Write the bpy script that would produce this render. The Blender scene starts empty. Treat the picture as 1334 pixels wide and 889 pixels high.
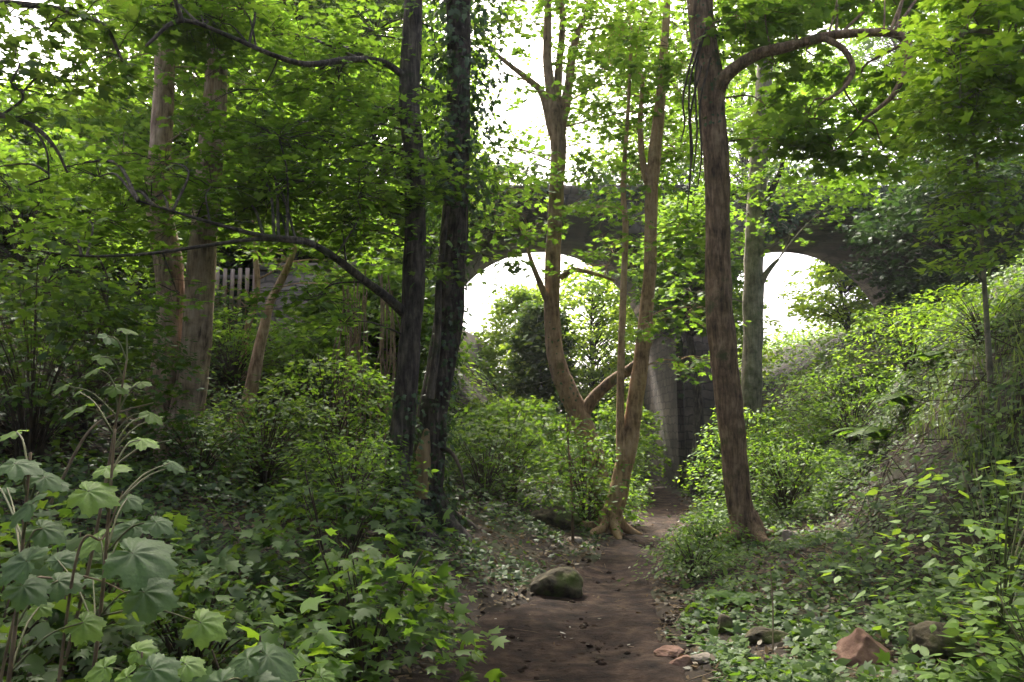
import bpy, math, random
import numpy as np
from mathutils import Vector, noise as mnoise

random.seed(7)
rng = np.random.default_rng(11)
SC = bpy.context.scene
COL = SC.collection
R = math.radians

# ------------------------------------------------------------------ camera, sky, sun, exposure
CAM_Z = 1.6
FPX = 1050.0
PITCH = math.atan((560 - 444.5) / FPX)
cd = bpy.data.cameras.new("camera")
cam = bpy.data.objects.new("camera", cd)
COL.objects.link(cam)
cam.location = (0, 0, CAM_Z)
cam.rotation_euler = (math.pi / 2 + PITCH, 0, 0)
cd.sensor_width = 36
cd.lens = 36 * FPX / 1334
cd.clip_start = 0.05
cd.clip_end = 2000
SC.camera = cam

SUN_EL, SUN_AZ = R(52), R(-14)
w = bpy.data.worlds.new("World")
SC.world = w
w.use_nodes = True
wn = w.node_tree
bg = wn.nodes["Background"]
sky = wn.nodes.new("ShaderNodeTexSky")
sky.sky_type = 'NISHITA'
sky.sun_disc = False
sky.sun_elevation = SUN_EL
sky.sun_rotation = SUN_AZ
sky.air_density = 0.45
sky.dust_density = 8.0
sky.ozone_density = 0.2
wn.links.new(sky.outputs[0], bg.inputs[0])
bg.inputs[1].default_value = 0.15

sd = bpy.data.lights.new("sun", 'SUN')
sd.energy = 2.2
sd.angle = R(8)
sd.color = (1.0, 0.95, 0.84)
sun = bpy.data.objects.new("sun", sd)
COL.objects.link(sun)
sdir = Vector((math.sin(SUN_AZ) * math.cos(SUN_EL), math.cos(SUN_AZ) * math.cos(SUN_EL), math.sin(SUN_EL)))
sun.rotation_euler = sdir.to_track_quat('Z', 'Y').to_euler()

SC.view_settings.view_transform = 'Standard'
SC.view_settings.look = 'None'
SC.view_settings.exposure = 2.55
SC.view_settings.gamma = 1
SC.view_settings.use_curve_mapping = False
SC.render.engine = 'CYCLES'
SC.cycles.use_denoising = True
SC.cycles.denoiser = 'OPENIMAGEDENOISE'
SC.cycles.max_bounces = 8
SC.cycles.diffuse_bounces = 5
SC.cycles.glossy_bounces = 2
SC.cycles.transmission_bounces = 6
SC.cycles.sample_clamp_indirect = 6


# ------------------------------------------------------------------ helpers
def at(px, py, D):
    """where the line of sight through a picture point meets the depth D"""
    u = (px - 667) / FPX
    v = (444.5 - py) / FPX
    yy = math.cos(PITCH) - v * math.sin(PITCH)
    zz = math.sin(PITCH) + v * math.cos(PITCH)
    s = D / yy
    return np.array([u * s, D, CAM_Z + zz * s])


def tag(o, label=None, cat=None, group=None, kind=None):
    if label: o['label'] = label
    if cat: o['category'] = cat
    if group: o['group'] = group
    if kind: o['kind'] = kind
    return o


def empty(name, loc, label, cat, group=None):
    o = bpy.data.objects.new(name, None)
    o.location = [float(c) for c in loc]
    o.empty_display_size = 0.2
    COL.objects.link(o)
    return tag(o, label, cat, group)


class Geo:
    """collects verts and faces; links them as one mesh object"""
    def __init__(s):
        s.v = []; s.f = []; s.n = 0

    def add(s, V, faces):
        V = np.asarray(V, float).reshape(-1, 3)
        for F in faces:
            F = np.asarray(F, np.int64)
            if F.size: s.f.append(F + s.n)
        s.v.append(V); s.n += len(V)

    def build(s, name, mat, parent=None, smooth=False, uv=None):
        V = np.concatenate(s.v)
        if parent is not None:
            top = parent
            while top.parent: top = top.parent
            V = V - np.array(top.location)
        me = bpy.data.meshes.new(name)
        me.vertices.add(len(V))
        me.vertices.foreach_set("co", V.astype(np.float32).ravel())
        li = np.concatenate([F.ravel() for F in s.f])
        ct = np.concatenate([np.full(len(F), F.shape[1]) for F in s.f])
        st = np.concatenate([[0], np.cumsum(ct)[:-1]])
        me.loops.add(len(li)); me.polygons.add(len(ct))
        me.loops.foreach_set("vertex_index", li.astype(np.int32))
        me.polygons.foreach_set("loop_start", st.astype(np.int32))
        if smooth:
            me.polygons.foreach_set("use_smooth", np.ones(len(ct), bool))
        me.update(calc_edges=True)
        me.materials.append(mat)
        o = bpy.data.objects.new(name, me)
        COL.objects.link(o)
        if parent is not None:
            o.parent = parent
        return o


# value noise
_perm = np.random.default_rng(3).random((256, 256))
def vnoise(x, y):
    x = np.asarray(x, float); y = np.asarray(y, float)
    xi = np.floor(x).astype(int); yi = np.floor(y).astype(int)
    xf = x - xi; yf = y - yi
    xf = xf * xf * (3 - 2 * xf); yf = yf * yf * (3 - 2 * yf)
    g = lambda a, b: _perm[a & 255, b & 255]
    return (g(xi, yi) * (1 - xf) + g(xi + 1, yi) * xf) * (1 - yf) + (g(xi, yi + 1) * (1 - xf) + g(xi + 1, yi + 1) * xf) * yf

def fbm(x, y, o=3):
    t = 0; a = .5
    for i in range(o):
        t = t + a * (vnoise(x * 2 ** i + 17 * i, y * 2 ** i + 5 * i) - .5); a *= .5
    return t

def sstep(x, a, b):
    t = np.clip((x - a) / (b - a), 0, 1)
    return t * t * (3 - 2 * t)


# ------------------------------------------------------------------ terrain
PY = [-12, 0, 4, 5.1, 7, 8.8, 12, 16.8, 20, 24, 30, 45, 150]
PX = [0.1, .15, .2, .26, .46, 1.08, 1.95, 3.2, 3.75, 3.9, 3.3, 2.2, 0]
PW = [.85, .85, .85, .84, .76, .50, .42, .36, .36, .36, .4, .5, .5]     # half width
LD = [0, .8, 2.5, 5, 8.6, 12, 20, 60, 300]
LZ = [0, .04, .5, 1.2, 3.7, 5.6, 6.8, 9, 14]
RD = [0, .9, 2.6, 3.6, 4.6, 5.6, 8, 12, 20, 60, 300]
RZ = [0, .04, .35, 1.4, 2.6, 3.6, 5.4, 7, 8, 11, 16]

def path_x(y): return np.interp(y, PY, PX)
def path_w(y): return np.interp(y, PY, PW)

def h0(x, y):
    x = np.asarray(x, float); y = np.asarray(y, float)
    d = x - path_x(y)
    dl = np.maximum(-d, 0) * (1 + .7 * sstep(y, 20, 30) + .7 * sstep(y, 28, 38))
    dr = np.maximum(d, 0) * (1 - .25 * sstep(y, 15, 20) - .2 * (1 - sstep(y, 6, 9)))
    z = np.where(d < 0, np.interp(dl, LD, LZ), np.interp(dr, RD, RZ))
    off = sstep(np.abs(d), .6, 3)
    z = z + off * .35 * fbm(x * .45 + 3, y * .45, 3) + .05 * fbm(x * 2.1, y * 2.1, 3)
    return z

def pathmask(x, y):
    d = np.abs(x - path_x(y)) + .38 * fbm(x * 1.3 + 9, y * 1.3, 3)
    return 1 - sstep(d, path_w(y) * .92, path_w(y) + .12)

def ground(x, y):
    return h0(x, y) - .05 * pathmask(x, y)


def newmat(name):
    m = bpy.data.materials.new(name)
    m.use_nodes = True
    nt = m.node_tree
    for n in list(nt.nodes): nt.nodes.remove(n)
    out = nt.nodes.new("ShaderNodeOutputMaterial")
    return m, nt, out

def nd(nt, t, **kw):
    n = nt.nodes.new(t)
    for k, v in kw.items():
        if k.startswith("i_"):
            n.inputs[k[2:].replace("_", " ")].default_value = v
        else:
            setattr(n, k, v)
    return n

def ramp(nt, fac, stops):
    r = nt.nodes.new("ShaderNodeValToRGB")
    cr = r.color_ramp
    while len(cr.elements) > len(stops): cr.elements.remove(cr.elements[-1])
    while len(cr.elements) < len(stops): cr.elements.new(1)
    for e, (p, c) in zip(cr.elements, stops):
        e.position = p; e.color = (*c, 1)
    if fac is not None: nt.links.new(fac, r.inputs[0])
    return r

def mat_solid(name, stops, scale=4, detail=8, rough=.9, bump=.4, bscale=None, stretch=(1, 1, 1), spec=.25, dist=.02, moss=None):
    m, nt, out = newmat(name)
    L = nt.links.new
    tc = nd(nt, "ShaderNodeTexCoord")
    mp = nd(nt, "ShaderNodeMapping"); mp.inputs['Scale'].default_value = stretch
    L(tc.outputs['Object'], mp.inputs[0])
    n = nd(nt, "ShaderNodeTexNoise", i_Scale=scale, i_Detail=detail, i_Roughness=.62)
    L(mp.outputs[0], n.inputs['Vector'])
    r = ramp(nt, n.outputs[0], stops)
    col = r.outputs[0]
    if moss:
        n3 = nd(nt, "ShaderNodeTexNoise", i_Scale=moss[1], i_Detail=6)
        L(tc.outputs['Object'], n3.inputs['Vector'])
        rr = ramp(nt, n3.outputs[0], [(moss[2], (0, 0, 0)), (moss[2] + .12, (1, 1, 1))])
        mx = nd(nt, "ShaderNodeMix", data_type='RGBA')
        L(rr.outputs[0], mx.inputs[0]); L(col, mx.inputs[6]); mx.inputs[7].default_value = (*moss[0], 1)
        col = mx.outputs[2]
    b = nd(nt, "ShaderNodeBsdfPrincipled", i_Roughness=rough)
    b.inputs['Specular IOR Level'].default_value = spec
    L(col, b.inputs['Base Color'])
    n2 = nd(nt, "ShaderNodeTexNoise", i_Scale=bscale or scale * 3, i_Detail=8, i_Roughness=.7)
    L(mp.outputs[0], n2.inputs['Vector'])
    bp = nd(nt, "ShaderNodeBump", i_Strength=bump, i_Distance=dist)
    L(n2.outputs[0], bp.inputs['Height']); L(bp.outputs[0], b.inputs['Normal'])
    L(b.outputs[0], out.inputs[0])
    return m

def mat_leaf(name, c1, c2, t1, t2, trans=.5, gloss=.022, rough=.5, quilt=False):
    """thin leaf: reflected green and a yellower transmitted green, varied leaf by leaf"""
    m, nt, out = newmat(name)
    L = nt.links.new
    g = nd(nt, "ShaderNodeNewGeometry")
    rd = ramp(nt, g.outputs['Random Per Island'], [(0, c1), (.75, c2), (1, tuple(min(1, c * 1.35) for c in c2))])
    rt = ramp(nt, g.outputs['Random Per Island'], [(0, t1), (1, t2)])
    d = nd(nt, "ShaderNodeBsdfDiffuse"); L(rd.outputs[0], d.inputs[0])
    t = nd(nt, "ShaderNodeBsdfTranslucent"); L(rt.outputs[0], t.inputs[0])
    if quilt:
        tc = nd(nt, "ShaderNodeTexCoord")
        n = nd(nt, "ShaderNodeTexVoronoi", i_Scale=95.0); L(tc.outputs['Object'], n.inputs['Vector'])
        n2 = nd(nt, "ShaderNodeTexNoise", i_Scale=16.0, i_Detail=6); L(tc.outputs['Object'], n2.inputs['Vector'])
        bp = nd(nt, "ShaderNodeBump", i_Strength=.55, i_Distance=.006); L(n.outputs[0], bp.inputs['Height']); L(bp.outputs[0], d.inputs['Normal'])
        r2 = ramp(nt, n2.outputs[0], [(.3, (.62, .68, .6)), (.7, (1.15, 1.1, 1.1))])
        mm = nd(nt, "ShaderNodeMix", data_type='RGBA', blend_type='MULTIPLY'); mm.inputs[0].default_value = 1
        L(rd.outputs[0], mm.inputs[6]); L(r2.outputs[0], mm.inputs[7]); L(mm.outputs[2], d.inputs[0])
    mx = nd(nt, "ShaderNodeMixShader"); mx.inputs[0].default_value = trans
    L(d.outputs[0], mx.inputs[1]); L(t.outputs[0], mx.inputs[2])
    gl = nd(nt, "ShaderNodeBsdfGlossy"); gl.inputs['Roughness'].default_value = rough
    gl.inputs[0].default_value = (.9, .95, .9, 1)
    mg = nd(nt, "ShaderNodeMixShader"); mg.inputs[0].default_value = gloss
    L(mx.outputs[0], mg.inputs[1]); L(gl.outputs[0], mg.inputs[2])
    L(mg.outputs[0], out.inputs[0])
    return m

M = {}
M['leaf'] = mat_leaf("maple_leaf", (.042, .082, .015), (.085, .145, .022), (.125, .25, .018), (.245, .40, .028), .5)
M['leaf_deep'] = mat_leaf("deep_green_leaf", (.026, .058, .015), (.055, .10, .022), (.08, .165, .015), (.16, .25, .02), .42)
M['leaf_lime'] = mat_leaf("lime_leaf", (.055, .125, .02), (.095, .175, .03), (.2, .36, .02), (.31, .47, .03), .55)
M['leaf_glow'] = mat_leaf("painted_sunlit_leaf", (.055, .115, .02), (.10, .17, .03), (.30, .46, .03), (.42, .56, .05), .62)  # greens raised so shaded far crowns look sunlit; the light is in the colour
M['herb'] = mat_leaf("herb_leaf", (.038, .07, .016), (.088, .135, .03), (.1, .2, .02), (.17, .3, .03), .38, .03)
M['ivy'] = mat_leaf("ivy_leaf", (.016, .032, .01), (.036, .062, .018), (.03, .08, .01), (.06, .12, .015), .25, .035, .42)
M['big'] = mat_leaf("broad_plant_leaf", (.033, .078, .024), (.058, .11, .034), (.12, .24, .03), (.18, .3, .04), .35, .03, .5, True)
M['young'] = mat_leaf("young_leaf", (.10, .19, .028), (.145, .25, .038), (.25, .4, .03), (.33, .48, .04), .45, .03, .5, True)
M['grass'] = mat_leaf("grass_blade", (.08, .13, .03), (.15, .2, .05), (.18, .28, .04), (.25, .34, .06), .4)
M['litter'] = mat_leaf("dead_leaf", (.035, .024, .012), (.11, .072, .035), (.05, .03, .01), (.1, .06, .02), .2, .03)
M['pale'] = mat_leaf("pale_dead_leaf", (.22, .2, .14), (.38, .36, .3), (.1, .1, .06), (.15, .15, .1), .15, .03)
def mat_bark(name, dark, mid, light, moss=(.05, .07, .02), mossat=.56, fiss=1.0, rings=0.0):
    """bark: vertical fissures, blotches, moss patches"""
    m, nt, out = newmat(name); L = nt.links.new
    tc = nd(nt, "ShaderNodeTexCoord")
    mp = nd(nt, "ShaderNodeMapping"); mp.inputs['Scale'].default_value = (1, 1, .16)
    L(tc.outputs['Object'], mp.inputs[0])
    v = nd(nt, "ShaderNodeTexNoise", i_Scale=22.0, i_Detail=7, i_Roughness=.65, i_Distortion=.6); L(mp.outputs[0], v.inputs['Vector'])
    n = nd(nt, "ShaderNodeTexNoise", i_Scale=4.5, i_Detail=9, i_Roughness=.68); L(tc.outputs['Object'], n.inputs['Vector'])
    a = nd(nt, "ShaderNodeMath", operation='MULTIPLY_ADD'); L(v.outputs[0], a.inputs[0]); a.inputs[1].default_value = .55 * fiss
    b2 = nd(nt, "ShaderNodeMath", operation='MULTIPLY'); L(n.outputs[0], b2.inputs[0]); b2.inputs[1].default_value = 1 - .55 * fiss
    L(b2.outputs[0], a.inputs[2])
    r = ramp(nt, a.outputs[0], [(.38, dark), (.5, mid), (.64, light)])
    n3 = nd(nt, "ShaderNodeTexNoise", i_Scale=2.4, i_Detail=8, i_Roughness=.7); L(tc.outputs['Object'], n3.inputs['Vector'])
    rr = ramp(nt, n3.outputs[0], [(mossat, (0, 0, 0)), (mossat + .1, (.8, .8, .8))])
    mx = nd(nt, "ShaderNodeMix", data_type='RGBA'); L(rr.outputs[0], mx.inputs[0]); L(r.outputs[0], mx.inputs[6]); mx.inputs[7].default_value = (*moss, 1)
    p = nd(nt, "ShaderNodeBsdfPrincipled", i_Roughness=.93); p.inputs['Specular IOR Level'].default_value = .2
    L(mx.outputs[2], p.inputs['Base Color'])
    bp = nd(nt, "ShaderNodeBump", i_Strength=.9, i_Distance=.04); L(a.outputs[0], bp.inputs['Height']); L(bp.outputs[0], p.inputs['Normal'])
    L(p.outputs[0], out.inputs[0])
    return m

M['bark_pink'] = mat_bark("pinkish_bark", (.09, .06, .045), (.32, .225, .17), (.54, .41, .325), mossat=.60)
M['bark_tan'] = mat_bark("tan_bark", (.11, .066, .035), (.32, .205, .115), (.48, .335, .2), (.1, .1, .035), .60, .8)
M['bark_warm'] = mat_bark("warm_brown_bark", (.07, .045, .028), (.215, .14, .085), (.35, .245, .155), (.08, .085, .03), .57, .9)
M['bark_dark'] = mat_bark("dark_bark", (.012, .01, .009), (.055, .045, .038), (.14, .115, .095), (.03, .045, .018), .55)
M['bark_brown'] = mat_bark("brown_bark", (.035, .023, .015), (.135, .088, .054), (.28, .19, .12), (.055, .065, .025), .56)
M['bark_grey'] = mat_bark("grey_green_bark", (.05, .048, .034), (.15, .135, .095), (.28, .25, .19), (.07, .085, .035), .52, .7)
M['cut'] = mat_solid("bare_wood", [(.3, (.1, .066, .034)), (.7, (.27, .19, .1))], 8, 6, .85, .5, 20, (1, 1, .15))
M['twig'] = mat_solid("twig_bark", [(.3, (.025, .02, .014)), (.7, (.08, .06, .04))], 12, 4, .9, .2)
M['stem'] = mat_solid("green_stem", [(.3, (.06, .08, .03)), (.7, (.13, .12, .06))], 9, 4, .7, .1)
M['dry'] = mat_solid("dry_stem", [(.3, (.1, .07, .045)), (.7, (.24, .18, .12))], 12, 4, .9, .2)


# ------------------------------------------------------------------ leaf templates (y = tip, z = upper face)
def tmpl_maple(seg=1):
    ang = [0, 24, 50, 78, 104, 135, 180, 225, 256, 282, 310, 336]
    rad = [.68, .33, .60, .30, .46, .30, .22, .30, .46, .30, .60, .33]
    V = [(0, .30, 0)]
    for a, r in zip(ang, rad):
        a = R(a); x = math.sin(a) * r; y = .30 + math.cos(a) * r
        V.append((x, y, -.18 * abs(x) - .16 * max(0, y - .3) ** 2))
    n = len(ang)
    F = [(0, 1 + (i + 1) % n, 1 + i) for i in range(n)]
    return np.array(V), [np.array(F)]

def tmpl_ovate():
    V = [(0, 0, 0), (.22, .22, -.05), (.24, .52, -.07), (0, 1, -.12), (-.24, .52, -.07), (-.22, .22, -.05)]
    return np.array(V), [np.array([(0, 1, 2, 3), (0, 3, 4, 5)])]

def tmpl_ivy():
    V = [(0, .1, .0), (.34, .05, -.05), (.22, .35, -.03), (.40, .52, -.08), (.17, .6, -.03), (0, 1, -.08),
         (-.17, .6, -.03), (-.40, .52, -.08), (-.22, .35, -.03), (-.34, .05, -.05), (0, .4, .02)]
    F = [(10, i, i + 1) for i in range(0, 9)] + [(10, 9, 0)]
    return np.array(V), [np.array(F)]

def tmpl_broad():
    """large shallow-lobed, toothed, quilted leaf"""
    V = [(0, 0, 0)]; F = []
    A = 49; rings = [.25, .5, .75, 1.0]
    tips = [0, 52, 108, -52, -108]
    for q in rings:
        for i in range(A):
            a = -168 + 336 * i / (A - 1)
            dl = min(abs(a - t) for t in tips)
            big = .62 if abs(a) < 26 else (.56 if abs(a) < 80 else .44)
            r = big * (1 - .24 * (dl / 27) ** 1.2) if dl < 30 else big * .74 - .12 * (dl - 30) / 30
            if q == 1.0 and i % 2: r *= .89
            vein = min(dl, 26) / 26
            aa = R(a)
            x = math.sin(aa) * r * q; y = math.cos(aa) * r * q
            z = .045 * vein * q + .012 * math.sin(q * 22 + i) - .22 * q * q * r - .06 * abs(x)
            V.append((x, y, z))
    for i in range(A - 1):
        F.append((0, 1 + i + 1, 1 + i))
    Q = []
    for k in range(len(rings) - 1):
        for i in range(A - 1):
            a = 1 + k * A + i; b = a + A
            Q.append((a, a + 1, b + 1, b))
    return np.array(V), [np.array(F), np.array(Q)]

T_MAPLE, T_OV, T_IVY, T_BROAD = tmpl_maple(), tmpl_ovate(), tmpl_ivy(), tmpl_broad()


def norm(a):
    return a / np.maximum(np.linalg.norm(a, axis=-1, keepdims=True), 1e-9)

def put(geo, tm, pos, nrm, tip, size):
    """a leaf of template tm at each pos, facing nrm, tip along tip"""
    pos = np.asarray(pos, float); N = len(pos)
    if N == 0: return
    n = norm(nrm); y = norm(tip - n * np.sum(tip * n, 1, keepdims=True)); x = np.cross(y, n)
    TV, TF = tm
    S = np.broadcast_to(np.asarray(size, float), (N,))[:, None, None]
    B = np.stack([x, y, n], 1)
    V = pos[:, None, :] + np.einsum('kj,njc->nkc', TV, B) * S
    k = len(TV); off = (np.arange(N) * k)[:, None, None]
    geo.add(V.reshape(-1, 3), [(F[None] + off).reshape(-1, F.shape[1]) for F in TF])


def resample(pts, n):
    """Catmull-Rom through the points"""
    P = np.asarray(pts, float)
    E = np.vstack([2 * P[0] - P[1], P, 2 * P[-1] - P[-2]])
    t = np.linspace(0, len(P) - 1 - 1e-6, n); i = t.astype(int); f = (t - i)[:, None]
    a, b, c, d = E[i], E[i + 1], E[i + 2], E[i + 3]
    return .5 * ((2 * b) + (c - a) * f + (2 * a - 5 * b + 4 * c - d) * f ** 2 + (3 * b - a - 3 * c + d) * f ** 3)

def tube(geo, pts, radii, sides=8, n=None, bump=0.0, bs=3.0, seed=0.0):
    """tapered tube through points; radii per point"""
    P4 = np.column_stack([np.asarray(pts, float), np.asarray(radii, float)])
    n = n or max(4, len(P4) * 4)
    Q = resample(P4, n) if len(P4) > 2 else P4[0] + (P4[1] - P4[0]) * np.linspace(0, 1, n)[:, None]
    P, rr = Q[:, :3], np.maximum(Q[:, 3], .0008)
    T = norm(np.gradient(P, axis=0))
    ref = np.array([1.0, .03, .05]) if abs(T[:, 0]).mean() < .8 else np.array([.02, .05, 1.0])
    A = norm(np.cross(T, ref)); Bv = np.cross(T, A)
    an = np.linspace(0, 2 * np.pi, sides, endpoint=False)
    ring = A[:, None] * np.cos(an)[None, :, None] + Bv[:, None] * np.sin(an)[None, :, None]
    r = np.repeat(rr[:, None], sides, 1)
    if bump:
        for i in range(n):
            for j in range(sides):
                q = P[i] + ring[i, j] * rr[i]
                v = Vector((q[0] * bs * 1.6 + seed, q[1] * bs * 1.6, q[2] * bs * .5))
                v2 = Vector((q[0] * bs * 6 + seed, q[1] * bs * 6, q[2] * bs * .9))
                r[i, j] *= 1 + bump * mnoise.noise(v) + bump * .5 * mnoise.noise(v2)
    V = (P[:, None] + ring * r[..., None]).reshape(-1, 3)
    V = np.vstack([V, P[-1] + T[-1] * rr[-1] * .6])
    i = np.arange(n - 1)[:, None] * sides; j = np.arange(sides)[None]; j2 = (j + 1) % sides
    F = np.stack([i + j, i + j2, i + sides + j2, i + sides + j], -1).reshape(-1, 4)
    top = (n - 1) * sides
    C = np.array([(top + a, top + (a + 1) % sides, n * sides) for a in range(sides)])
    geo.add(V, [F, C])
    return P, rr


def sprays(leaf, twig, c, rad, n, tm, size, per=13, rs=.42, tilt=.35, root=None, flat=.55, tr=.006, droop=.25):
    """n leafy twigs filling an ellipsoid of radii rad round c: leaves lie in loose horizontal layers"""
    c = np.asarray(c, float); rad = np.asarray(rad, float)
    q = rng.normal(size=(n, 3)); q = norm(q) * (rng.random((n, 1)) ** .42)
    sc = c + q * rad
    root = c if root is None else np.asarray(root, float)
    out = sc - root; out[:, 2] *= .3
    out = norm(out + rng.normal(size=(n, 3)) * [.45, .45, .12])
    ln = rs * rng.uniform(.6, 1.35, n)
    if twig is not None:
        for i in range(n):
            a = c + (sc[i] - c) * rng.uniform(.0, .35)
            mid = (a + sc[i]) / 2 + [0, 0, .12 * np.linalg.norm(sc[i] - a)]
            e = sc[i] + out[i] * ln[i] - [0, 0, droop * ln[i] * .6]
            tube(twig, [a, mid, sc[i], e], [tr, tr * .8, tr * .55, tr * .25], 3, 7)
    m = n * per
    k = np.repeat(np.arange(n), per)
    t = rng.random(m)
    up = np.tile([0, 0, 1.0], (m, 1))
    o = out[k]; side = norm(np.cross(o, up))
    sgn = rng.choice([-1, 1], m)[:, None]
    wd = (rng.random((m, 1)) ** .8) * ln[k, None] * flat * (1.15 - .7 * t[:, None]) * sgn
    pos = sc[k] + o * (t * ln[k])[:, None] * 1.1 + side * wd + rng.normal(size=(m, 3)) * [.02, .02, .045]
    pos[:, 2] -= droop * (t ** 2) * ln[k] + np.abs(wd[:, 0]) * droop * .8
    nr = up + rng.normal(size=(m, 3)) * tilt + o * .15 * t[:, None]
    tp = o * .8 + side * sgn * rng.uniform(.2, 1.2, (m, 1)) - up * .35 + rng.normal(size=(m, 3)) * .2
    put(leaf, tm, pos, nr, tp, size * rng.uniform(.6, 1.2, m))


class Tree:
    """trunk and limbs, visible boughs, crown, ivy under one Empty at the foot"""
    def __init__(s, name, label, pts, bark, D=None, sides=14, bump=.16, cat='tree', group=None, foot=None, flare=1.5, mat_limb=None):
        P = [at(p[0], p[1], p[3] if len(p) > 3 else D) for p in pts]
        rr = [.5 * p[2] / FPX * (p[3] if len(p) > 3 else D) for p in pts]
        f = P[0].copy() if foot is None else np.array(foot, float)
        f[2] = float(ground(f[0], f[1]))
        s.root = empty(name, f, label, cat, group)
        base = np.array([f[0] + (P[0][0] - f[0]) * .2, f[1], f[2] - .25])
        if P[0][2] > f[2] + .35:
            low = [base, f + [0, 0, .2]]; lr = [rr[0] * flare * 1.1, rr[0] * flare * .85]
        else:
            low = [base]; lr = [rr[0] * flare]; P[0][2] = max(P[0][2], f[2] + .15)
        s.bark = M[bark]; s.tr = Geo(); s.cr = Geo(); s.iv = Geo(); s.tw = Geo()
        s.path, s.rad = tube(s.tr, low + P, lr + rr, sides, 14 * len(pts), bump, 3.2, random.random() * 50)
        s.boughs = []
        if f[1] < 13.5:
            a0 = random.uniform(0, 6.28)
            for k in range(5):
                a = a0 + k * 1.2566 + random.uniform(-.35, .35); u = np.array([math.cos(a), math.sin(a), 0]); r = s.rad[0]
                L_ = r * random.uniform(1.3, 2.4); q = [f + u * r * .3 + [0, 0, r * 1.3], f + u * r * .85 + [0, 0, r * .4]]
                for t_ in (.55, 1.0):
                    e = f + u * (r + L_ * t_) + np.array([-u[1], u[0], 0]) * random.uniform(-.4, .4) * r * t_
                    e[2] = float(ground(e[0], e[1])) + (.02 if t_ < 1 else -.05); q.append(e)
                tube(s.tr, q, [r * .30, r * .30, r * .2, r * .1], 8, 20, .18, 4)

    def stem(s, pts, D, sides=12, bump=.14):
        P = [at(p[0], p[1], p[3] if len(p) > 3 else D) for p in pts]
        rr = [.5 * p[2] / FPX * (p[3] if len(p) > 3 else D) for p in pts]
        return tube(s.tr, P, rr, sides, 12 * len(pts), bump, 3.2, random.random() * 50)

    def bough(s, pts, bump=.12, name='bough', sides=9, mat=None):
        P = [at(p[0], p[1], p[3]) for p in pts]
        rr = [.5 * p[2] / FPX * p[3] for p in pts]
        g = Geo(); q, _ = tube(g, P, rr, sides, 9 * len(pts), bump, 4, random.random() * 50)
        g.build(name, mat or s.bark, s.root, True)
        s.boughs.append(q)
        return q

    def limb(s, c):
        """a limb from trunk or bough to a leaf cluster"""
        c = np.asarray(c, float)
        A = np.vstack([s.path[len(s.path) // 4:]] + s.boughs)
        dv = A - c
        hd = np.linalg.norm(dv[:, :2], axis=1)
        cost = np.linalg.norm(dv, axis=1) + 1.2 * np.maximum(0, A[:, 2] - c[2] + .15 * hd)
        i = int(np.argmin(cost)); a = A[i]
        d = np.linalg.norm(c - a)
        if d < .15: return a
        r = .008 + .0055 * min(d, 3)
        m = (a + c) / 2 + np.array([rng.normal() * .08, rng.normal() * .08, .10]) * d
        tube(s.tr, [a, m, c], [r, r * .75, r * .4], 5, 9)
        return a

    def leaves(s, clusters, size=.13, tm=T_MAPLE, per=13, rs=.42, twigs=True, tilt=.35, D=None, flat=.55, limbs=True, dens=1.0, droop=.25):
        """clusters: (px, py, depth, radius, n sprays[, rz])"""
        for cl in clusters:
            px, py, d, r, n = cl[:5]
            c = at(px, py, d)
            rz = cl[5] if len(cl) > 5 else r * .6
            a = s.limb(c) if limbs else None
            sprays(s.cr, s.tr if twigs else None, c, (r, r, rz), max(2, int(n * dens)), tm, size, per, rs, tilt, a, flat, droop=droop)

    def ivy(s, t0, t1, n, size=.07, spread=.05, tm=T_IVY, path=None, rad=None):
        P = s.path if path is None else path; Rr = s.rad if rad is None else rad
        k = (rng.uniform(t0, t1, n) * (len(P) - 1)).astype(int)
        a = rng.uniform(0, 2 * np.pi, n)
        o = np.column_stack([np.cos(a), np.sin(a), np.zeros(n)])
        lump = .4 + 1.6 * vnoise(k * .33 + a * .0, a * 1.1 + 40)
        pos = P[k] + o * (Rr[k] + spread * lump * rng.random(n) * 1.5 + .01)[:, None]
        pos[:, 2] += rng.normal(size=n) * .06
        put(s.iv, tm, pos, o + [0, 0, .5] + rng.normal(size=(n, 3)) * .45, np.tile([0, 0, -1.0], (n, 1)) + o * .3 + rng.normal(size=(n, 3)) * .5, size * rng.uniform(.6, 1.3, n))

    def done(s, leafmat='leaf', ivymat='ivy'):
        s.tr.build('trunk', s.bark, s.root, True)
        if s.cr.n: s.cr.build('crown', M[leafmat], s.root)
        if s.iv.n: s.iv.build('ivy', M[ivymat], s.root)
        return s.root


def region(x0, x1, y0, y1, d0, d1, n, r, ns, rz=None):
    """n clusters jittered through a block of space"""
    out = []
    nx = max(1, round(math.sqrt(n * (x1 - x0) / max(1, (y1 - y0))))); ny = max(1, math.ceil(n / nx))
    for i in range(n):
        a, b = i % nx, i // nx
        px = x0 + (a + random.uniform(.1, .9)) * (x1 - x0) / nx
        py = y0 + (b + random.uniform(.1, .9)) * (y1 - y0) / ny
        rr = r * random.uniform(.75, 1.25)
        out.append((px, py, random.uniform(d0, d1), rr, max(3, int(ns * random.uniform(.7, 1.3))), rz or rr * .6))
    return out


# ================================================================== THE SETTING
def axis(a, b, lo, hi, fine, grow=1.13):
    v = list(np.arange(a, b, fine)); st = fine
    while v[-1] < hi: st *= grow; v.append(v[-1] + st)
    st = fine; u = []; p = a
    while p > lo: st *= grow; p -= st; u.append(p)
    return np.array(u[::-1] + v)

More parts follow.
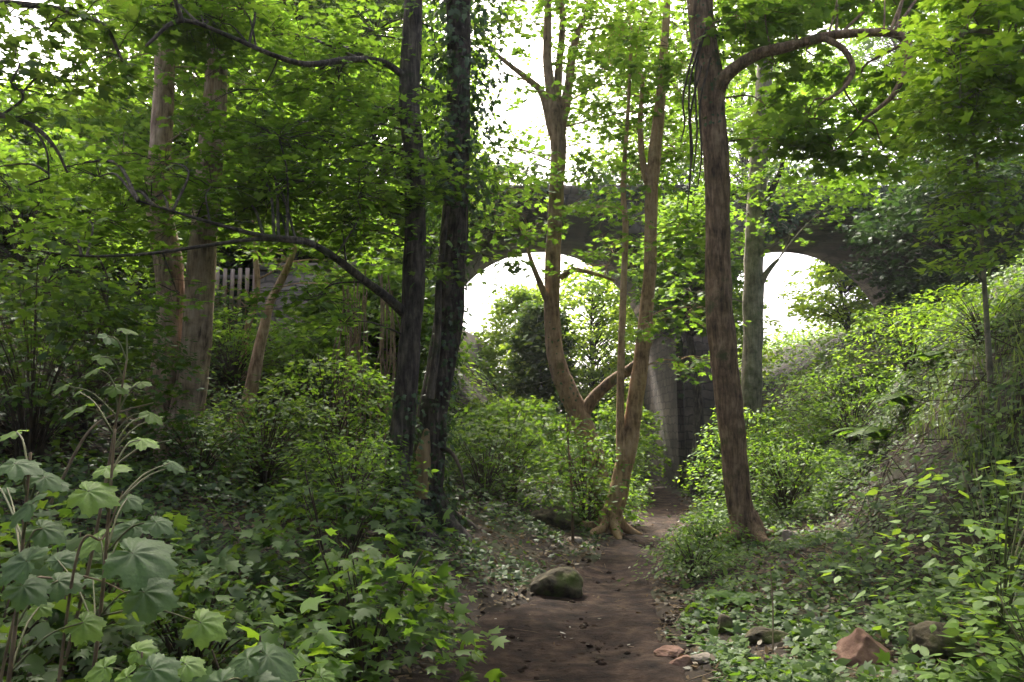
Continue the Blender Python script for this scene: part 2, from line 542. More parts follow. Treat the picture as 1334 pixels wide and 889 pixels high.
M['soil'] = mat_solid("woodland_soil", [(.3, (.009, .0065, .004)), (.5, (.023, .016, .0095)), (.72, (.05, .035, .021))], 3.5, 9, .95, .8, 14, moss=((.03, .045, .014), 1.1, .52))
M['path'] = mat_solid("trodden_earth", [(.32, (.009, .0055, .0038)), (.48, (.027, .0155, .0095)), (.66, (.074, .047, .031))], 4.5, 12, .92, 1.0, 26, spec=.2, dist=.05)

gx = axis(-14, 14, -320, 320, .16); gy = axis(-3, 30, -60, 420, .16)
X, Y = np.meshgrid(gx, gy)
Z = ground(X, Y)
nx, ny = len(gx), len(gy)
i = (np.arange(ny - 1)[:, None] * nx + np.arange(nx - 1)[None]).ravel()
g = Geo(); g.add(np.column_stack([X.ravel(), Y.ravel(), Z.ravel()]), [np.column_stack([i, i + 1, i + nx + 1, i + nx])])
tag(g.build('ground', M['soil'], None, True), 'dark woodland soil rising as a bank on both sides of the path', 'ground', kind='structure')

# path: a sheet following the bare ground; its ragged edges dip under the soil
ys = np.arange(-4, 60, .035); K = 61
tt = np.linspace(-1, 1, K)
Yp = np.repeat(ys[:, None], K, 1)
Wp = path_w(Yp) + .25
Xp = path_x(Yp) + tt[None] * Wp
ruts = .012 * np.sin(Xp * 9 + 1.2 * np.sin(Yp * .8)) * (np.abs(tt)[None] < .8)
Zp = h0(Xp, Yp) - .05 + .055 * pathmask(Xp, Yp) - .03 * (1 - pathmask(Xp, Yp)) - .035 * (1 - tt[None] ** 2) + ruts * .6 + .045 * fbm(Xp * 3, Yp * 3, 3) + .026 * fbm(Xp * 9, Yp * 9, 3)
i = (np.arange(len(ys) - 1)[:, None] * K + np.arange(K - 1)[None]).ravel()
g = Geo(); g.add(np.column_stack([Xp.ravel(), Yp.ravel(), Zp.ravel()]), [np.column_stack([i, i + 1, i + K + 1, i + K])])
tag(g.build('path', M['path'], None, True), 'trodden dark brown earth path leading to the bridge', 'path', kind='structure')


# ------------------------------------------------------------------ stone bridge
def mat_masonry(name, c1, c2, mortar, scale=1.0, bw=.55, bh=.26, dark=.35):
    m, nt, out = newmat(name); L = nt.links.new
    tc = nd(nt, "ShaderNodeTexCoord")
    sp = nd(nt, "ShaderNodeSeparateXYZ"); L(tc.outputs['Object'], sp.inputs[0])
    ad = nd(nt, "ShaderNodeMath", operation='ADD'); L(sp.outputs[0], ad.inputs[0]); L(sp.outputs[1], ad.inputs[1])
    cb = nd(nt, "ShaderNodeCombineXYZ"); L(ad.outputs[0], cb.inputs[0]); L(sp.outputs[2], cb.inputs[1])
    wn_ = nd(nt, "ShaderNodeTexNoise", i_Scale=3.0, i_Detail=3)
    L(tc.outputs['Object'], wn_.inputs['Vector'])
    mxv = nd(nt, "ShaderNodeMix", data_type='RGBA', blend_type='LINEAR_LIGHT'); mxv.inputs[0].default_value = .11
    L(cb.outputs[0], mxv.inputs[6]); L(wn_.outputs['Color'], mxv.inputs[7])
    b = nd(nt, "ShaderNodeTexBrick"); L(mxv.outputs[2], b.inputs['Vector'])
    b.inputs['Scale'].default_value = scale; b.inputs['Brick Width'].default_value = bw; b.inputs['Row Height'].default_value = bh
    b.inputs['Mortar Size'].default_value = .018; b.inputs['Color1'].default_value = (*c1, 1); b.inputs['Color2'].default_value = (*c2, 1); b.inputs['Mortar'].default_value = (*mortar, 1)
    n = nd(nt, "ShaderNodeTexNoise", i_Scale=.9, i_Detail=9, i_Roughness=.65); L(tc.outputs['Object'], n.inputs['Vector'])
    r = ramp(nt, n.outputs[0], [(.35, (dark, dark, dark)), (.65, (1, 1, 1))])
    mu = nd(nt, "ShaderNodeMix", data_type='RGBA', blend_type='MULTIPLY'); mu.inputs[0].default_value = 1
    L(b.outputs[0], mu.inputs[6]); L(r.outputs[0], mu.inputs[7])
    p = nd(nt, "ShaderNodeBsdfPrincipled", i_Roughness=.92); L(mu.outputs[2], p.inputs['Base Color'])
    n2 = nd(nt, "ShaderNodeTexNoise", i_Scale=9, i_Detail=8); L(tc.outputs['Object'], n2.inputs['Vector'])
    sb = nd(nt, "ShaderNodeMath", operation='SUBTRACT'); L(n2.outputs[0], sb.inputs[0]); L(b.outputs['Fac'], sb.inputs[1])
    bp = nd(nt, "ShaderNodeBump", i_Strength=.7, i_Distance=.03); L(sb.outputs[0], bp.inputs['Height']); L(bp.outputs[0], p.inputs['Normal'])
    L(p.outputs[0], out.inputs[0])
    return m

M['stone'] = mat_masonry("bridge_stone", (.085, .068, .052), (.15, .122, .096), (.05, .04, .031), 1, .46, .22, .25)
M['stone_ring'] = mat_masonry("arch_stone", (.06, .048, .038), (.105, .084, .066), (.03, .025, .02), 1, .5, .5)
M['wallstone'] = mat_masonry("pale_wall_stone", (.27, .21, .18), (.36, .29, .25), (.16, .13, .11), 1, .42, .18)

BY0, BY1 = 22.0, 27.6           # front and back face
BTOP = 8.15
ARCH = [(1.0, 3.5, 4.25), (9.4, 3.5, 4.25)]       # centre x, radius, springing height

def extrude_profile(geo, prof, y0, y1):
    """prism from an x-z outline (no end caps triangulated: handled by caller)"""
    n = len(prof)
    V = [(x, y0, z) for x, z in prof] + [(x, y1, z) for x, z in prof]
    i = np.arange(n); j = (i + 1) % n
    geo.add(V, [np.column_stack([i, i + n, j + n, j])])

def bridge():
    rt = empty('stone_bridge', (5, (BY0 + BY1) / 2, 0), 'old stone bridge with two round arches crossing the path', 'bridge')
    # strips: every column of the wall between two x stations runs from the arch (or below ground) to the top
    xs = {-16.0, 24.0}
    for c, r, s in ARCH:
        for k in range(37): xs.add(round(c - r * math.cos(math.pi * k / 36), 5))
    xs = sorted(xs | {4.5, 5.9})
    def low(x):
        for c, r, s in ARCH:
            if abs(x - c) < r - 1e-4: return s + math.sqrt(max(0, r * r - (x - c) ** 2))
        return -1.5
    def inside(a, b):
        m = (a + b) / 2
        return any(abs(m - c) < r for c, r, s in ARCH)
    g = Geo()
    for a, b in zip(xs[:-1], xs[1:]):
        if inside(a, b):
            la = [low(a) if low(a) > 0 else s for c, r, s in ARCH if abs((a + b) / 2 - c) < r][0]
            lb = [low(b) if low(b) > 0 else s for c, r, s in ARCH if abs((a + b) / 2 - c) < r][0]
        else: la = lb = -1.5
        V = [(a, BY0, la), (b, BY0, lb), (b, BY0, BTOP), (a, BY0, BTOP), (a, BY1, la), (b, BY1, lb), (b, BY1, BTOP), (a, BY1, BTOP)]
        g.add(V, [np.array([(0, 1, 2, 3), (5, 4, 7, 6), (3, 2, 6, 7), (0, 4, 5, 1)])])
    for c, r, s in ARCH:
        for x in (c - r, c + r):
            g.add([(x, BY0, -1.5), (x, BY0, s), (x, BY1, s), (x, BY1, -1.5)], [np.array([(0, 1, 2, 3)])])
    g.build('wall', M['stone'], rt)
    # arch rings, each stone cut with a joint
    for c, r, s in ARCH:
        for yf, pr in ((BY0, -.05), (BY1, .05)):
            g = Geo(); N = 31
            for k in range(N):
                a0 = math.pi * (k + .04) / N; a1 = math.pi * (k + .96) / N
                ro = r + (.52 if k % 2 else .44)
                q = [(c - math.cos(a) * q_, s + math.sin(a) * q_) for a, q_ in ((a0, r + .012), (a1, r + .012), (a1, ro), (a0, ro))]
                ya, yb = sorted((yf + pr, yf - pr * 2))
                V = [(x, ya, z) for x, z in q] + [(x, yb, z) for x, z in q]
                g.add(V, [np.array([(0, 1, 2, 3), (7, 6, 5, 4), (0, 4, 5, 1), (1, 5, 6, 2), (2, 6, 7, 3), (3, 7, 4, 0)])])
            g.build('arch_ring', M['stone_ring'], rt)
    def box(geo, x0, x1, y0, y1, z0, z1):
        V = [(x, y, z) for z in (z0, z1) for y in (y0, y1) for x in (x0, x1)]
        geo.add(V, [np.array([(0, 2, 3, 1), (4, 5, 7, 6), (0, 1, 5, 4), (2, 6, 7, 3), (0, 4, 6, 2), (1, 3, 7, 5)])])
    for y0, y1 in ((BY0 - .09, BY0 + .4), (BY1 - .4, BY1 + .09)):
        g = Geo(); x = -16.0
        while x < 23.9:
            L_ = random.uniform(.7, 1.1); box(g, x + .006, min(x + L_, 24) - .006, y0, y1, BTOP + .003, BTOP + .24 + random.uniform(-.015, .02)); x += L_
        g.build('coping', M['stone_ring'], rt)
    g = Geo(); box(g, 4.66, 5.62, BY0 - .34, BY0 - .003, -1.5, 4.5); g.build('buttress', M['stone'], rt)
    g = Geo(); box(g, 4.44, 5.96, BY0 - .12, BY0 - .006, 4.503, 4.72); g.build('string_course', M['stone_ring'], rt)
    return rt

bridge()


def addbox(geo, c, half, yaw=0.0, lean=0.0):
    cx, cy, cz = c; hx, hy, hz = half
    V = np.array([(sx * hx, sy * hy, sz * hz) for sz in (-1, 1) for sy in (-1, 1) for sx in (-1, 1)], float)
    V[:, 0] += V[:, 2] * lean
    ca, sa = math.cos(yaw), math.sin(yaw)
    V = np.column_stack([V[:, 0] * ca - V[:, 1] * sa, V[:, 0] * sa + V[:, 1] * ca, V[:, 2]]) + [cx, cy, cz]
    geo.add(V, [np.array([(0, 2, 3, 1), (4, 5, 7, 6), (0, 1, 5, 4), (2, 6, 7, 3), (0, 4, 6, 2), (1, 3, 7, 5)])])

def fence(name, label, A, B, zt0, zt1, hgt, pw, gap, mat, postmat, topvar=0.0):
    A = np.array(A, float); B = np.array(B, float)
    d = B - A; Ln = np.linalg.norm(d); yaw = math.atan2(d[1], d[0])
    rt = empty(name, (A[0], A[1], zt0 - hgt), label, 'fence')
    nrm_ = np.array([math.sin(yaw), -math.cos(yaw)])
    g = Geo(); n = int(Ln / (pw + gap))
    for k in range(n):
        t = (k + .5) / n; p = A + d * t + nrm_ * .035; zt = zt0 + (zt1 - zt0) * t + random.uniform(-topvar, topvar)
        addbox(g, (p[0], p[1], zt - hgt / 2), (pw / 2, .011, hgt / 2), yaw, random.uniform(-.012, .012))
    g.build('board_panel', mat, rt)
    for f in (.25, .8):
        g = Geo(); p = (A + B) / 2
        addbox(g, (p[0], p[1], (zt0 + zt1) / 2 - hgt * (1 - f)), (Ln / 2, .02, .04), yaw); g.build('rail', postmat, rt)
    m = max(2, int(Ln / 2) + 1)
    for k in range(m):
        t = k / (m - 1); p = A + d * t - nrm_ * .072; g = Geo(); zt = zt0 + (zt1 - zt0) * t
        addbox(g, (p[0], p[1], zt - hgt / 2 - .18), (.045, .045, hgt / 2 + .2), yaw); g.build('post', postmat, rt)
    return rt

M['pinkwood'] = mat_solid("pinkish_weathered_boards", [(.3, (.28, .19, .155)), (.7, (.48, .36, .31))], 3, 6, .85, .3, 20, (6, 6, .6))
M['greywood'] = mat_solid("grey_weathered_boards", [(.3, (.13, .115, .095)), (.7, (.28, .25, .21))], 3, 6, .9, .4, 20, (6, 6, .5))
pa, pb = at(222, 345, 17.2), at(338, 345, 17.2)
fence('picket_fence', 'pinkish picket fence on the left bank beside a low stone wall', pa[:2], pb[:2], at(280, 352, 17.2)[2], at(320, 350, 17.2)[2], .85, .085, .07, M['pinkwood'], M['greywood'], .012)
fence('board_fence', 'tall grey close-boarded fence seen through the left arch', (-2.0, 29.2), (-.95, 41), at(592, 426, 29.2)[2], at(640, 452, 41)[2], 2.15, .14, .012, M['greywood'], M['greywood'])

# low stone wall on the left bank, built of courses with a rough top
wr = empty('garden_wall', (-5.0, 17.0, float(ground(-5, 17.0))), 'low weathered stone wall on top of the left bank behind trees', 'wall')
g = Geo(); x0_, x1_ = at(340, 350, 17.0)[0], at(500, 350, 17.0)[0]
addbox(g, ((x0_ + x1_) / 2, 17.0, 3.45), ((x1_ - x0_) / 2, .2, 1.5)); g.build('wall', M['wallstone'], wr)
g = Geo(); x = x0_
while x < x1_ - .1:
    L_ = random.uniform(.28, .6); hh = random.uniform(.06, .11)
    addbox(g, (x + L_ / 2, 17.0 + random.uniform(-.02, .02), 4.955 + hh), (L_ / 2 - .008, .24, hh), random.uniform(-.03, .03)); x += L_
g.build('coping', M['wallstone'], wr)

# house half hidden far left
def house():
    rt = empty('brick_house', (-17.5, 31, 6.5), 'pinkish brick house half hidden behind leaves at far left', 'house')
    M['brick'] = mat_masonry("pink_brick", (.38, .24, .2), (.46, .32, .27), (.4, .35, .3), 1, .23, .075, .75)
    M['rooftile'] = mat_solid("grey_roof_tile", [(.3, (.12, .1, .09)), (.7, (.22, .19, .17))], 3, 6, .85, .5, 9, (1, 1, 6))
    M['whitepaint'] = mat_solid("white_paint", [(.3, (.72, .72, .7)), (.7, (.8, .8, .78))], 3, 3, .6, .05)
    M['glass'] = mat_solid("dark_glass", [(.3, (.02, .025, .03)), (.7, (.04, .045, .05))], 2, 2, .08, 0, spec=.6)
    x0, x1, y0, y1, z0, z1 = -24, -12.2, 28, 36, 5.5, 10.4
    g = Geo(); addbox(g, ((x0 + x1) / 2, (y0 + y1) / 2, (z0 + z1) / 2), ((x1 - x0) / 2, (y1 - y0) / 2, (z1 - z0) / 2))
    zr = z1 + 2.6; ym = (y0 + y1) / 2
    g.add([(x1, y0, z1), (x1, y1, z1), (x1, ym, zr)], [np.array([(0, 1, 2)])]); g.add([(x0, y0, z1), (x0, y1, z1), (x0, ym, zr)], [np.array([(0, 2, 1)])])
    g.build('wall', M['brick'], rt)
    g = Geo()
    for s_ in (-1, 1):
        ye = ym + s_ * ((y1 - y0) / 2 + .35); ze = z1 - .2
        V = [(x0 - .3, ye, ze), (x1 + .3, ye, ze), (x1 + .3, ym, zr + .05), (x0 - .3, ym, zr + .05)]
        V += [(a, b, c + .12) for a, b, c in V]
        g.add(V, [np.array([(0, 1, 2, 3), (7, 6, 5, 4), (0, 4, 5, 1), (1, 5, 6, 2), (2, 6, 7, 3), (3, 7, 4, 0)])])
    g.build('roof', M['rooftile'], rt)
    for cx in (-21.5, -18.2, -14.6):
        g = Geo(); addbox(g, (cx, y0 - .01, 8.7), (.5, .03, .65)); wo = g.build('window', M['whitepaint'], rt)
        g = Geo(); addbox(g, (cx, y0 - .035, 8.7), (.42, .012, .57)); g.build('pane', M['glass'], wo)
house()


# ================================================================== THE TREES IN FRONT OF THE BRIDGE
# --- left pair of trunks from one foot
t = Tree('woodland_tree', 'twin-stemmed tree with pinkish bark leaning on the left bank', [(203, 600, 46), (208, 540, 42), (222, 430, 39), (220, 350, 36), (207, 260, 33), (211, 170, 29), (215, 70, 26), (220, -60, 22)], 'bark_pink', 9.4)
pA = t.stem([(222, 606, 42), (240, 552, 42), (256, 450, 38), (262, 340, 37), (272, 240, 35), (280, 130, 31), (286, 20, 26), (290, -80, 22)], 9.3)
t.leaves(region(120, 380, -500, -190, 9, 13, 12, 1.1, 24), .17, twigs=False)  # unseen leaves above the view, added to shade what lies below
t.leaves(region(120, 330, -40, 110, 9, 11, 12, .75, 20) + [(250, 165, 9, .35, 10), (300, 195, 9.1, .4, 9), (160, 200, 9, .45, 12)], .13)
t.done('leaf')

# --- thin leaning stem right of them
t = Tree('leaning_sapling', 'thin bare stem leaning right beside the twin pinkish trunks', [(286, 612, 20), (308, 570, 18), (326, 510, 17), (341, 440, 14), (352, 395, 11), (374, 350, 9), (392, 300, 6)], 'bark_pink', 10.5, sides=9)
t.leaves([(392, 300, 10.5, .5, 10), (350, 330, 10.6, .4, 6)], .12); t.done('leaf')
t = Tree('leaning_sapling', 'slender pale sapling just above the leaning stem, in front of the low stone wall', [(316, 480, 10), (322, 430, 9), (335, 380, 8), (333, 335, 7), (330, 280, 5)], 'bark_tan', 13.5, sides=8)
t.leaves([(335, 290, 13.4, .7, 14), (320, 400, 13.4, .5, 8), (430, 370, 13.2, .5, 9), (385, 340, 13.5, .5, 9), (300, 378, 13.4, .35, 5), (455, 340, 13.2, .5, 9)], .12); t.done('leaf')

# --- dark straight trunk with the long boughs sweeping left
t = Tree('woodland_tree', 'dark straight tree whose long thin boughs sweep out to the left', [(512, 672, 40), (522, 580, 34), (530, 490, 30), (537, 400, 29), (541, 250, 28), (534, 130, 28), (537, 40, 26), (541, -80, 22)], 'bark_dark', 9.0)
t.bough([(531, 412, 16, 9.0), (505, 388, 12, 8.8), (470, 362, 11, 8.5), (432, 333, 10, 8.2), (395, 314, 8.5, 8.0), (340, 307, 6.5, 7.8), (285, 293, 5, 7.6), (230, 277, 4, 7.4), (180, 262, 2.5, 7.2)])
t.bough([(400, 316, 6.5, 8.0), (335, 312, 5.5, 7.8), (270, 320, 5, 7.5), (190, 331, 4, 7.2), (110, 334, 3.5, 7.0), (40, 326, 2, 6.8)])
t.bough([(540, 110, 12, 9.0), (500, 82, 9, 8.8), (455, 78, 9, 8.5), (400, 84, 8, 8.2), (350, 70, 7, 8.0), (300, 48, 6, 7.7), (235, 27, 6, 7.4), (190, 60, 4, 7.2)])
t.bough([(238, 30, 7, 7.4), (228, 0, 6, 7.3), (215, -40, 5, 7.2)], name='bough')
t.leaves(region(300, 600, -600, -170, 8, 13, 18, 1.0, 24), .17, twigs=False)  # overhead leaves out of view, added for shade
t.leaves(region(60, 300, 205, 350, 7.6, 9.2, 9, .55, 12, .32) + region(300, 520, 185, 310, 8.4, 9.8, 15, .62, 16, .36)
         + region(330, 520, 20, 190, 8.2, 9.8, 12, .65, 15, .38) + region(190, 340, -20, 60, 8, 9, 7, .5, 14)
         + [(450, 420, 8.6, .45, 10), (410, 390, 8.6, .5, 10), (470, 300, 8.9, .6, 16), (360, 250, 8.4, .6, 16), (560, 210, 8.9, .5, 12), (500, 150, 8.8, .5, 14), (490, 40, 9.2, .6, 16), (565, 60, 10, .6, 14), (560, 140, 10.2, .6, 14), (440, 110, 9.4, .5, 14)], .108, per=15, tilt=.28, dens=1.15)
t.leaves([(700 - 560, 400, 7.3, .45, 9), (230, 380, 7.5, .4, 7), (60, 370, 6.6, .5, 12), (30, 300, 6.4, .5, 12)], .12, dens=.9)
t.ivy(.02, .35, 420, .07, .04)
t.done('leaf')

# --- ivy clad trunk close behind it
t = Tree('woodland_tree', 'dark trunk thickly clad in ivy standing behind the straight dark one', [(556, 640, 44), (562, 560, 40), (574, 480, 38), (586, 400, 37), (592, 300, 36), (595, 200, 36), (598, 100, 34), (597, 0, 32), (600, -90, 30)], 'bark_dark', 9.7)
t.stem([(560, 520, 12), (570, 440, 10), (571, 380, 9), (577, 320, 8), (583, 270, 6)], 9.35, 8)
t.ivy(.62, 1.0, 2100, .10, .25)
t.ivy(.0, .32, 900, .075, .07)
t.ivy(.3, .6, 500, .07, .05)
g = Geo(); tube(g, [at(548, 650, 9.45), at(550, 600, 9.46), at(556, 560, 9.5)], [.085, .10, .03], 10, 14, .12); g.build('bare_wood', M['cut'], t.root, True)
g = Geo(); tube(g, [at(575, 585, 9.6), at(588, 590, 9.4), at(600, 612, 9.2), at(606, 640, 9.1)], [.03, .025, .018, .01], 6, 14, .1); g.build('broken_branch', M['twig'], t.root, True)
t.leaves([(565, 250, 9.4, .5, 12), (625, 330, 9.5, .4, 7), (640, 230, 9.8, .5, 10), (640, 300, 10, .4, 8), (560, 340, 9.2, .4, 8), (620, 40, 10, .35, 5)], .12)
t.done('leaf_deep')

# --- S-curved trunk in front of the left arch
t = Tree('woodland_tree', 'tan trunk bending in an S in front of the left arch', [(776, 610, 30), (764, 568, 29), (747, 524, 27), (730, 488, 24), (721, 440, 22), (719, 380, 21), (722, 300, 20), (727, 210, 20), (724, 160, 21), (716, 110, 14), (713, 50, 12), (716, -60, 9)], 'bark_warm', 14.0)
t.bough([(756, 545, 19, 14), (775, 517, 16, 13.95), (800, 494, 14, 13.9), (828, 475, 12, 13.8), (850, 440, 8, 13.7)], mat=M['bark_brown'])
t.bough([(722, 175, 17, 14), (708, 125, 11, 14), (690, 105, 9, 13.9), (668, 88, 7, 13.8), (640, 66, 5, 13.8)])
t.bough([(728, 180, 18, 14), (741, 110, 13, 14.1), (748, 60, 10, 14.1), (765, 10, 7, 14.2), (775, -40, 5, 14.2)])
t.bough([(724, 160, 13, 14), (728, 90, 11, 14.1), (733, 30, 8, 14.2), (730, -40, 5, 14.2)])
t.bough([(716, 400, 9, 13.9), (704, 370, 8, 13.8), (692, 340, 6, 13.7), (683, 305, 4, 13.6)])
t.bough([(730, 362, 8, 13.9), (748, 352, 7, 13.8), (778, 358, 5, 13.7), (800, 366, 3, 13.7)])
t.leaves(region(540, 860, -700, -230, 12.5, 18, 22, 1.3, 30), .18, twigs=False)  # crown clusters above the frame, added to shade the path
t.leaves(region(590, 810, -50, 25, 13.5, 15, 9, .55, 12), .13)
t.leaves([(690, 40, 14, .6, 6), (765, 60, 14.2, .8, 12), (700, 225, 13.6, .8, 14), (660, 245, 13.8, .9, 16), (790, 110, 14.2, .9, 14), (660, 30, 14.2, .5, 5), (690, 110, 13.8, .5, 5),
          (770, 230, 13.7, .7, 12), (650, 200, 14.2, .8, 12), (740, 270, 13.6, .7, 10), (690, 300, 13.4, .6, 8), (740, 10, 14.2, .6, 8), (800, 40, 14.6, .9, 16), (840, 130, 14.6, .8, 14), (775, 70, 14.8, .8, 14), (755, 20, 15, .8, 14), (740, 110, 15, .5, 7), (590, 120, 14.8, .7, 12), (600, 30, 15, .7, 12), (810, 190, 14.4, .7, 12), (880, 160, 14.6, .8, 14), (870, 40, 14.6, .8, 14), (760, 160, 14.4, .6, 10), (700, 170, 14.4, .55, 8), (590, 200, 14.4, .8, 14), (620, 270, 14, .7, 12), (800, 330, 13.5, .7, 12, .25), (770, 345, 13.5, .6, 10, .2)], .13)
t.ivy(.3, .5, 70, .06, .03)
t.done('leaf')

# --- warm tan slender trunk by the path, with its thin companion stem
t = Tree('woodland_tree', 'slender warm tan trunk leaning right at the left edge of the path', [(795, 692, 28), (806, 640, 25), (816, 590, 23), (828, 520, 21), (838, 440, 19), (847, 340, 16.5), (849, 250, 17), (856, 170, 16), (862, 110, 13), (868, 20, 10), (870, -60, 8)], 'bark_tan', 12.6)
t.bough([(810, 600, 12, 12.5), (808, 560, 11, 12.5), (809, 480, 10, 12.5), (812, 380, 9, 12.5), (815, 300, 8, 12.5), (812, 240, 7, 12.5), (818, 150, 5, 12.5), (822, 60, 4, 12.5)], name='side_stem')
t.bough([(850, 260, 11, 12.6), (838, 215, 9, 12.6), (834, 160, 7, 12.7), (838, 100, 5, 12.8)])
t.leaves(region(780, 915, -20, 250, 12, 13.8, 17, .75, 15) + [(860, 330, 12, .5, 10), (850, 420, 12, .45, 8), (880, 470, 12.2, .5, 9), (790, 270, 12.3, .5, 9), (880, 300, 12, .5, 10), (900, 400, 12.4, .5, 9)], .13)
for k in range(26):
    g_ = at(random.uniform(800, 860), random.uniform(520, 680), 12.45)
t.done('leaf')

# --- big dark trunk on the right of the path
t = Tree('woodland_tree', 'tall brown trunk right of the path with a bough arching right', [(975, 718, 42), (963, 660, 33), (956, 580, 32), (947, 500, 34), (938, 410, 35), (935, 340, 33), (934, 240, 34), (928, 140, 35), (918, 60, 35), (911, 0, 34), (905, -90, 31)], 'bark_brown', 10.8, sides=16, flare=1.3)
t.bough([(930, 130, 24, 10.8), (946, 99, 19, 10.6), (985, 72, 16, 10.4), (1030, 60, 14.5, 10.2), (1080, 47, 13, 10.0), (1130, 43, 12, 9.8), (1168, 45, 11.5, 9.7), (1184, 64, 10.5, 9.6), (1177, 97, 9, 9.5), (1160, 128, 7, 9.4), (1125, 156, 4.5, 9.3)])
t.bough([(1075, 50, 9, 10.0), (1098, 64, 8.5, 9.9), (1111, 88, 7.5, 9.8), (1101, 113, 6, 9.7), (1078, 130, 4, 9.6)])
for (px, l) in ((900, 90), (906, 130), (898, 160), (890, 60), (912, 110)):
    y0 = random.uniform(80, 150)
    t.bough([(px + 14, y0 - 60, 3, 10.5), (px, y0, 3, 10.5), (px + 2, y0 + l * .6, 2.4, 10.5), (px - 3, y0 + l, 1.6, 10.5)], name='hanging_stem', sides=4, mat=M['twig'])
t.ivy(.7, 1.0, 420, .06, .05)
t.leaves(region(780, 1020, -520, -160, 9, 13, 14, 1.0, 24), .17, twigs=False)  # unseen top clusters, added for shade
t.leaves(region(930, 1230, -60, 40, 10.4, 12.5, 16, .65, 15) + region(980, 1230, 60, 165, 10.6, 12.6, 9, .6, 11) + [(1060, 155, 10.8, .5, 12), (1010, 180, 11, .45, 12), (1150, 195, 10.6, .5, 12), (1090, 195, 10.8, .5, 10), (970, 20, 10.4, .6, 12), (880, 60, 11.4, .6, 10), (1200, 150, 10.2, .5, 12)], .18)
t.done('leaf')

# --- greyer trunk behind it at the right arch
t = Tree('woodland_tree', 'grey-green trunk forking behind the tall brown trunk at the right arch', [(976, 610, 30), (978, 540, 27), (980, 450, 25), (981, 370, 26), (984, 290, 26), (989, 200, 24), (996, 100, 21), (1002, 0, 18), (1004, -60, 16)], 'bark_grey', 16.0)
t.bough([(984, 385, 12, 16), (992, 366, 10, 15.9), (1003, 350, 7, 15.8), (1014, 338, 4, 15.8)])
t.bough([(986, 300, 10, 16), (1002, 255, 9, 15.8), (1018, 220, 7, 15.6), (1024, 180, 5, 15.5)], mat=M['bark_dark'])
t.leaves(region(950, 1120, 90, 250, 14.5, 17, 12, .8, 13) + [(1040, 250, 15, .7, 12), (920, 250, 15.5, .6, 11), (1000, 235, 15, .6, 11), (1070, 275, 15.3, .6, 11), (960, 265, 15.2, .5, 9), (1110, 240, 15.4, .7, 12), (1030, 300, 15.4, .4, 6), (890, 300, 15.6, .6, 11), (900, 380, 15.6, .5, 9)], .13)
t.done('leaf')

# --- canopy tree whose trunk is just outside the left edge
t = Tree('woodland_tree', 'tree at the left edge, bare twigs and leaves hanging in against the sky', [(-170, 640, 40), (-165, 400, 36), (-150, 200, 32), (-140, 40, 28), (-130, -60, 24)], 'bark_dark', 7.4)
t.bough([(-150, 190, 14, 7.4), (-60, 150, 10, 7.0), (0, 150, 8, 6.8), (42, 164, 7, 6.7), (70, 190, 5, 6.6), (88, 225, 3, 6.6)])
t.bough([(42, 164, 4, 6.7), (60, 195, 3, 6.6), (64, 232, 2, 6.6)])
t.bough([(0, 152, 4, 6.8), (30, 128, 3, 6.8), (14, 108, 2, 6.8)])
t.bough([(-145, 60, 16, 7.4), (-40, 10, 11, 7.2), (50, 8, 9, 7.1), (130, 30, 6, 7.0), (160, 80, 4, 7.0)])
t.leaves([(10, 20, 7, .45, 10), (60, 40, 7, .4, 7), (110, 20, 7, .45, 8), (150, 70, 7, .45, 8), (20, 75, 7, .3, 4), (100, 90, 7, .35, 6), (-40, 60, 7, .5, 10), (30, 150, 6.8, .3, 4), (60, 125, 7.1, .3, 4),
          (-20, 220, 6.8, .5, 10), (20, 250, 6.6, .4, 8)], .12)
t.done('leaf_deep')


# ================================================================== SAPLINGS
t = Tree('sapling', 'slim pale sapling with layers of light green leaves on the right bank', [(1283, 380, 6), (1279, 320, 5.5), (1278, 260, 5), (1270, 190, 4), (1262, 120, 3), (1258, 60, 2)], 'bark_grey', 8.6, sides=8)
t.leaves([(1262, 255, 8.4, .28, 7, .05), (1300, 280, 8.4, .35, 9, .06), (1250, 290, 8.3, .3, 7, .05), (1310, 240, 8.3, .35, 9, .06), (1270, 210, 8.5, .4, 11, .1), (1240, 180, 8.5, .4, 10, .1), (1310, 190, 8.4, .4, 12, .1), (1280, 160, 8.4, .4, 12, .1), (1325, 150, 8.3, .4, 12), (1240, 345, 8.2, .22, 5, .05), (1310, 325, 8.2, .35, 8, .08), (1235, 225, 8.2, .3, 9, .06), (1245, 140, 8.3, .35, 10, .1)], .095, T_OV, 17, .3, dens=1.6)
t.done('young')
t = Tree('woodland_tree', 'tree with bright lime leaves filling the upper right corner', [(1420, 500, 30), (1410, 300, 26), (1395, 120, 22), (1380, 0, 18), (1370, -90, 14)], 'bark_grey', 8.8)
t.bough([(1398, 130, 12, 8.8), (1330, 60, 9, 8.4), (1270, 40, 6, 8.1), (1235, 60, 4, 7.9)])
t.leaves(region(1235, 1345, -40, 90, 7.2, 8.6, 11, .45, 13) + region(1230, 1345, 90, 150, 7.4, 8.6, 4, .4, 11) + [(1250, 130, 8, .4, 9)], .15)
t.done('leaf_lime')

t = Tree('sapling', 'thin upright sapling in the undergrowth between the S-shaped trunk and path', [(746, 690, 4), (745, 640, 3.6), (741, 590, 3), (738, 540, 2)], 'bark_brown', 11.2, sides=6)
t.leaves([(745, 600, 11, .42, 13), (720, 630, 11, .35, 9), (765, 630, 11, .35, 9), (740, 560, 11.1, .35, 8), (755, 660, 10.9, .35, 8)], .085, T_OV, 14, .28)
t.done('leaf')


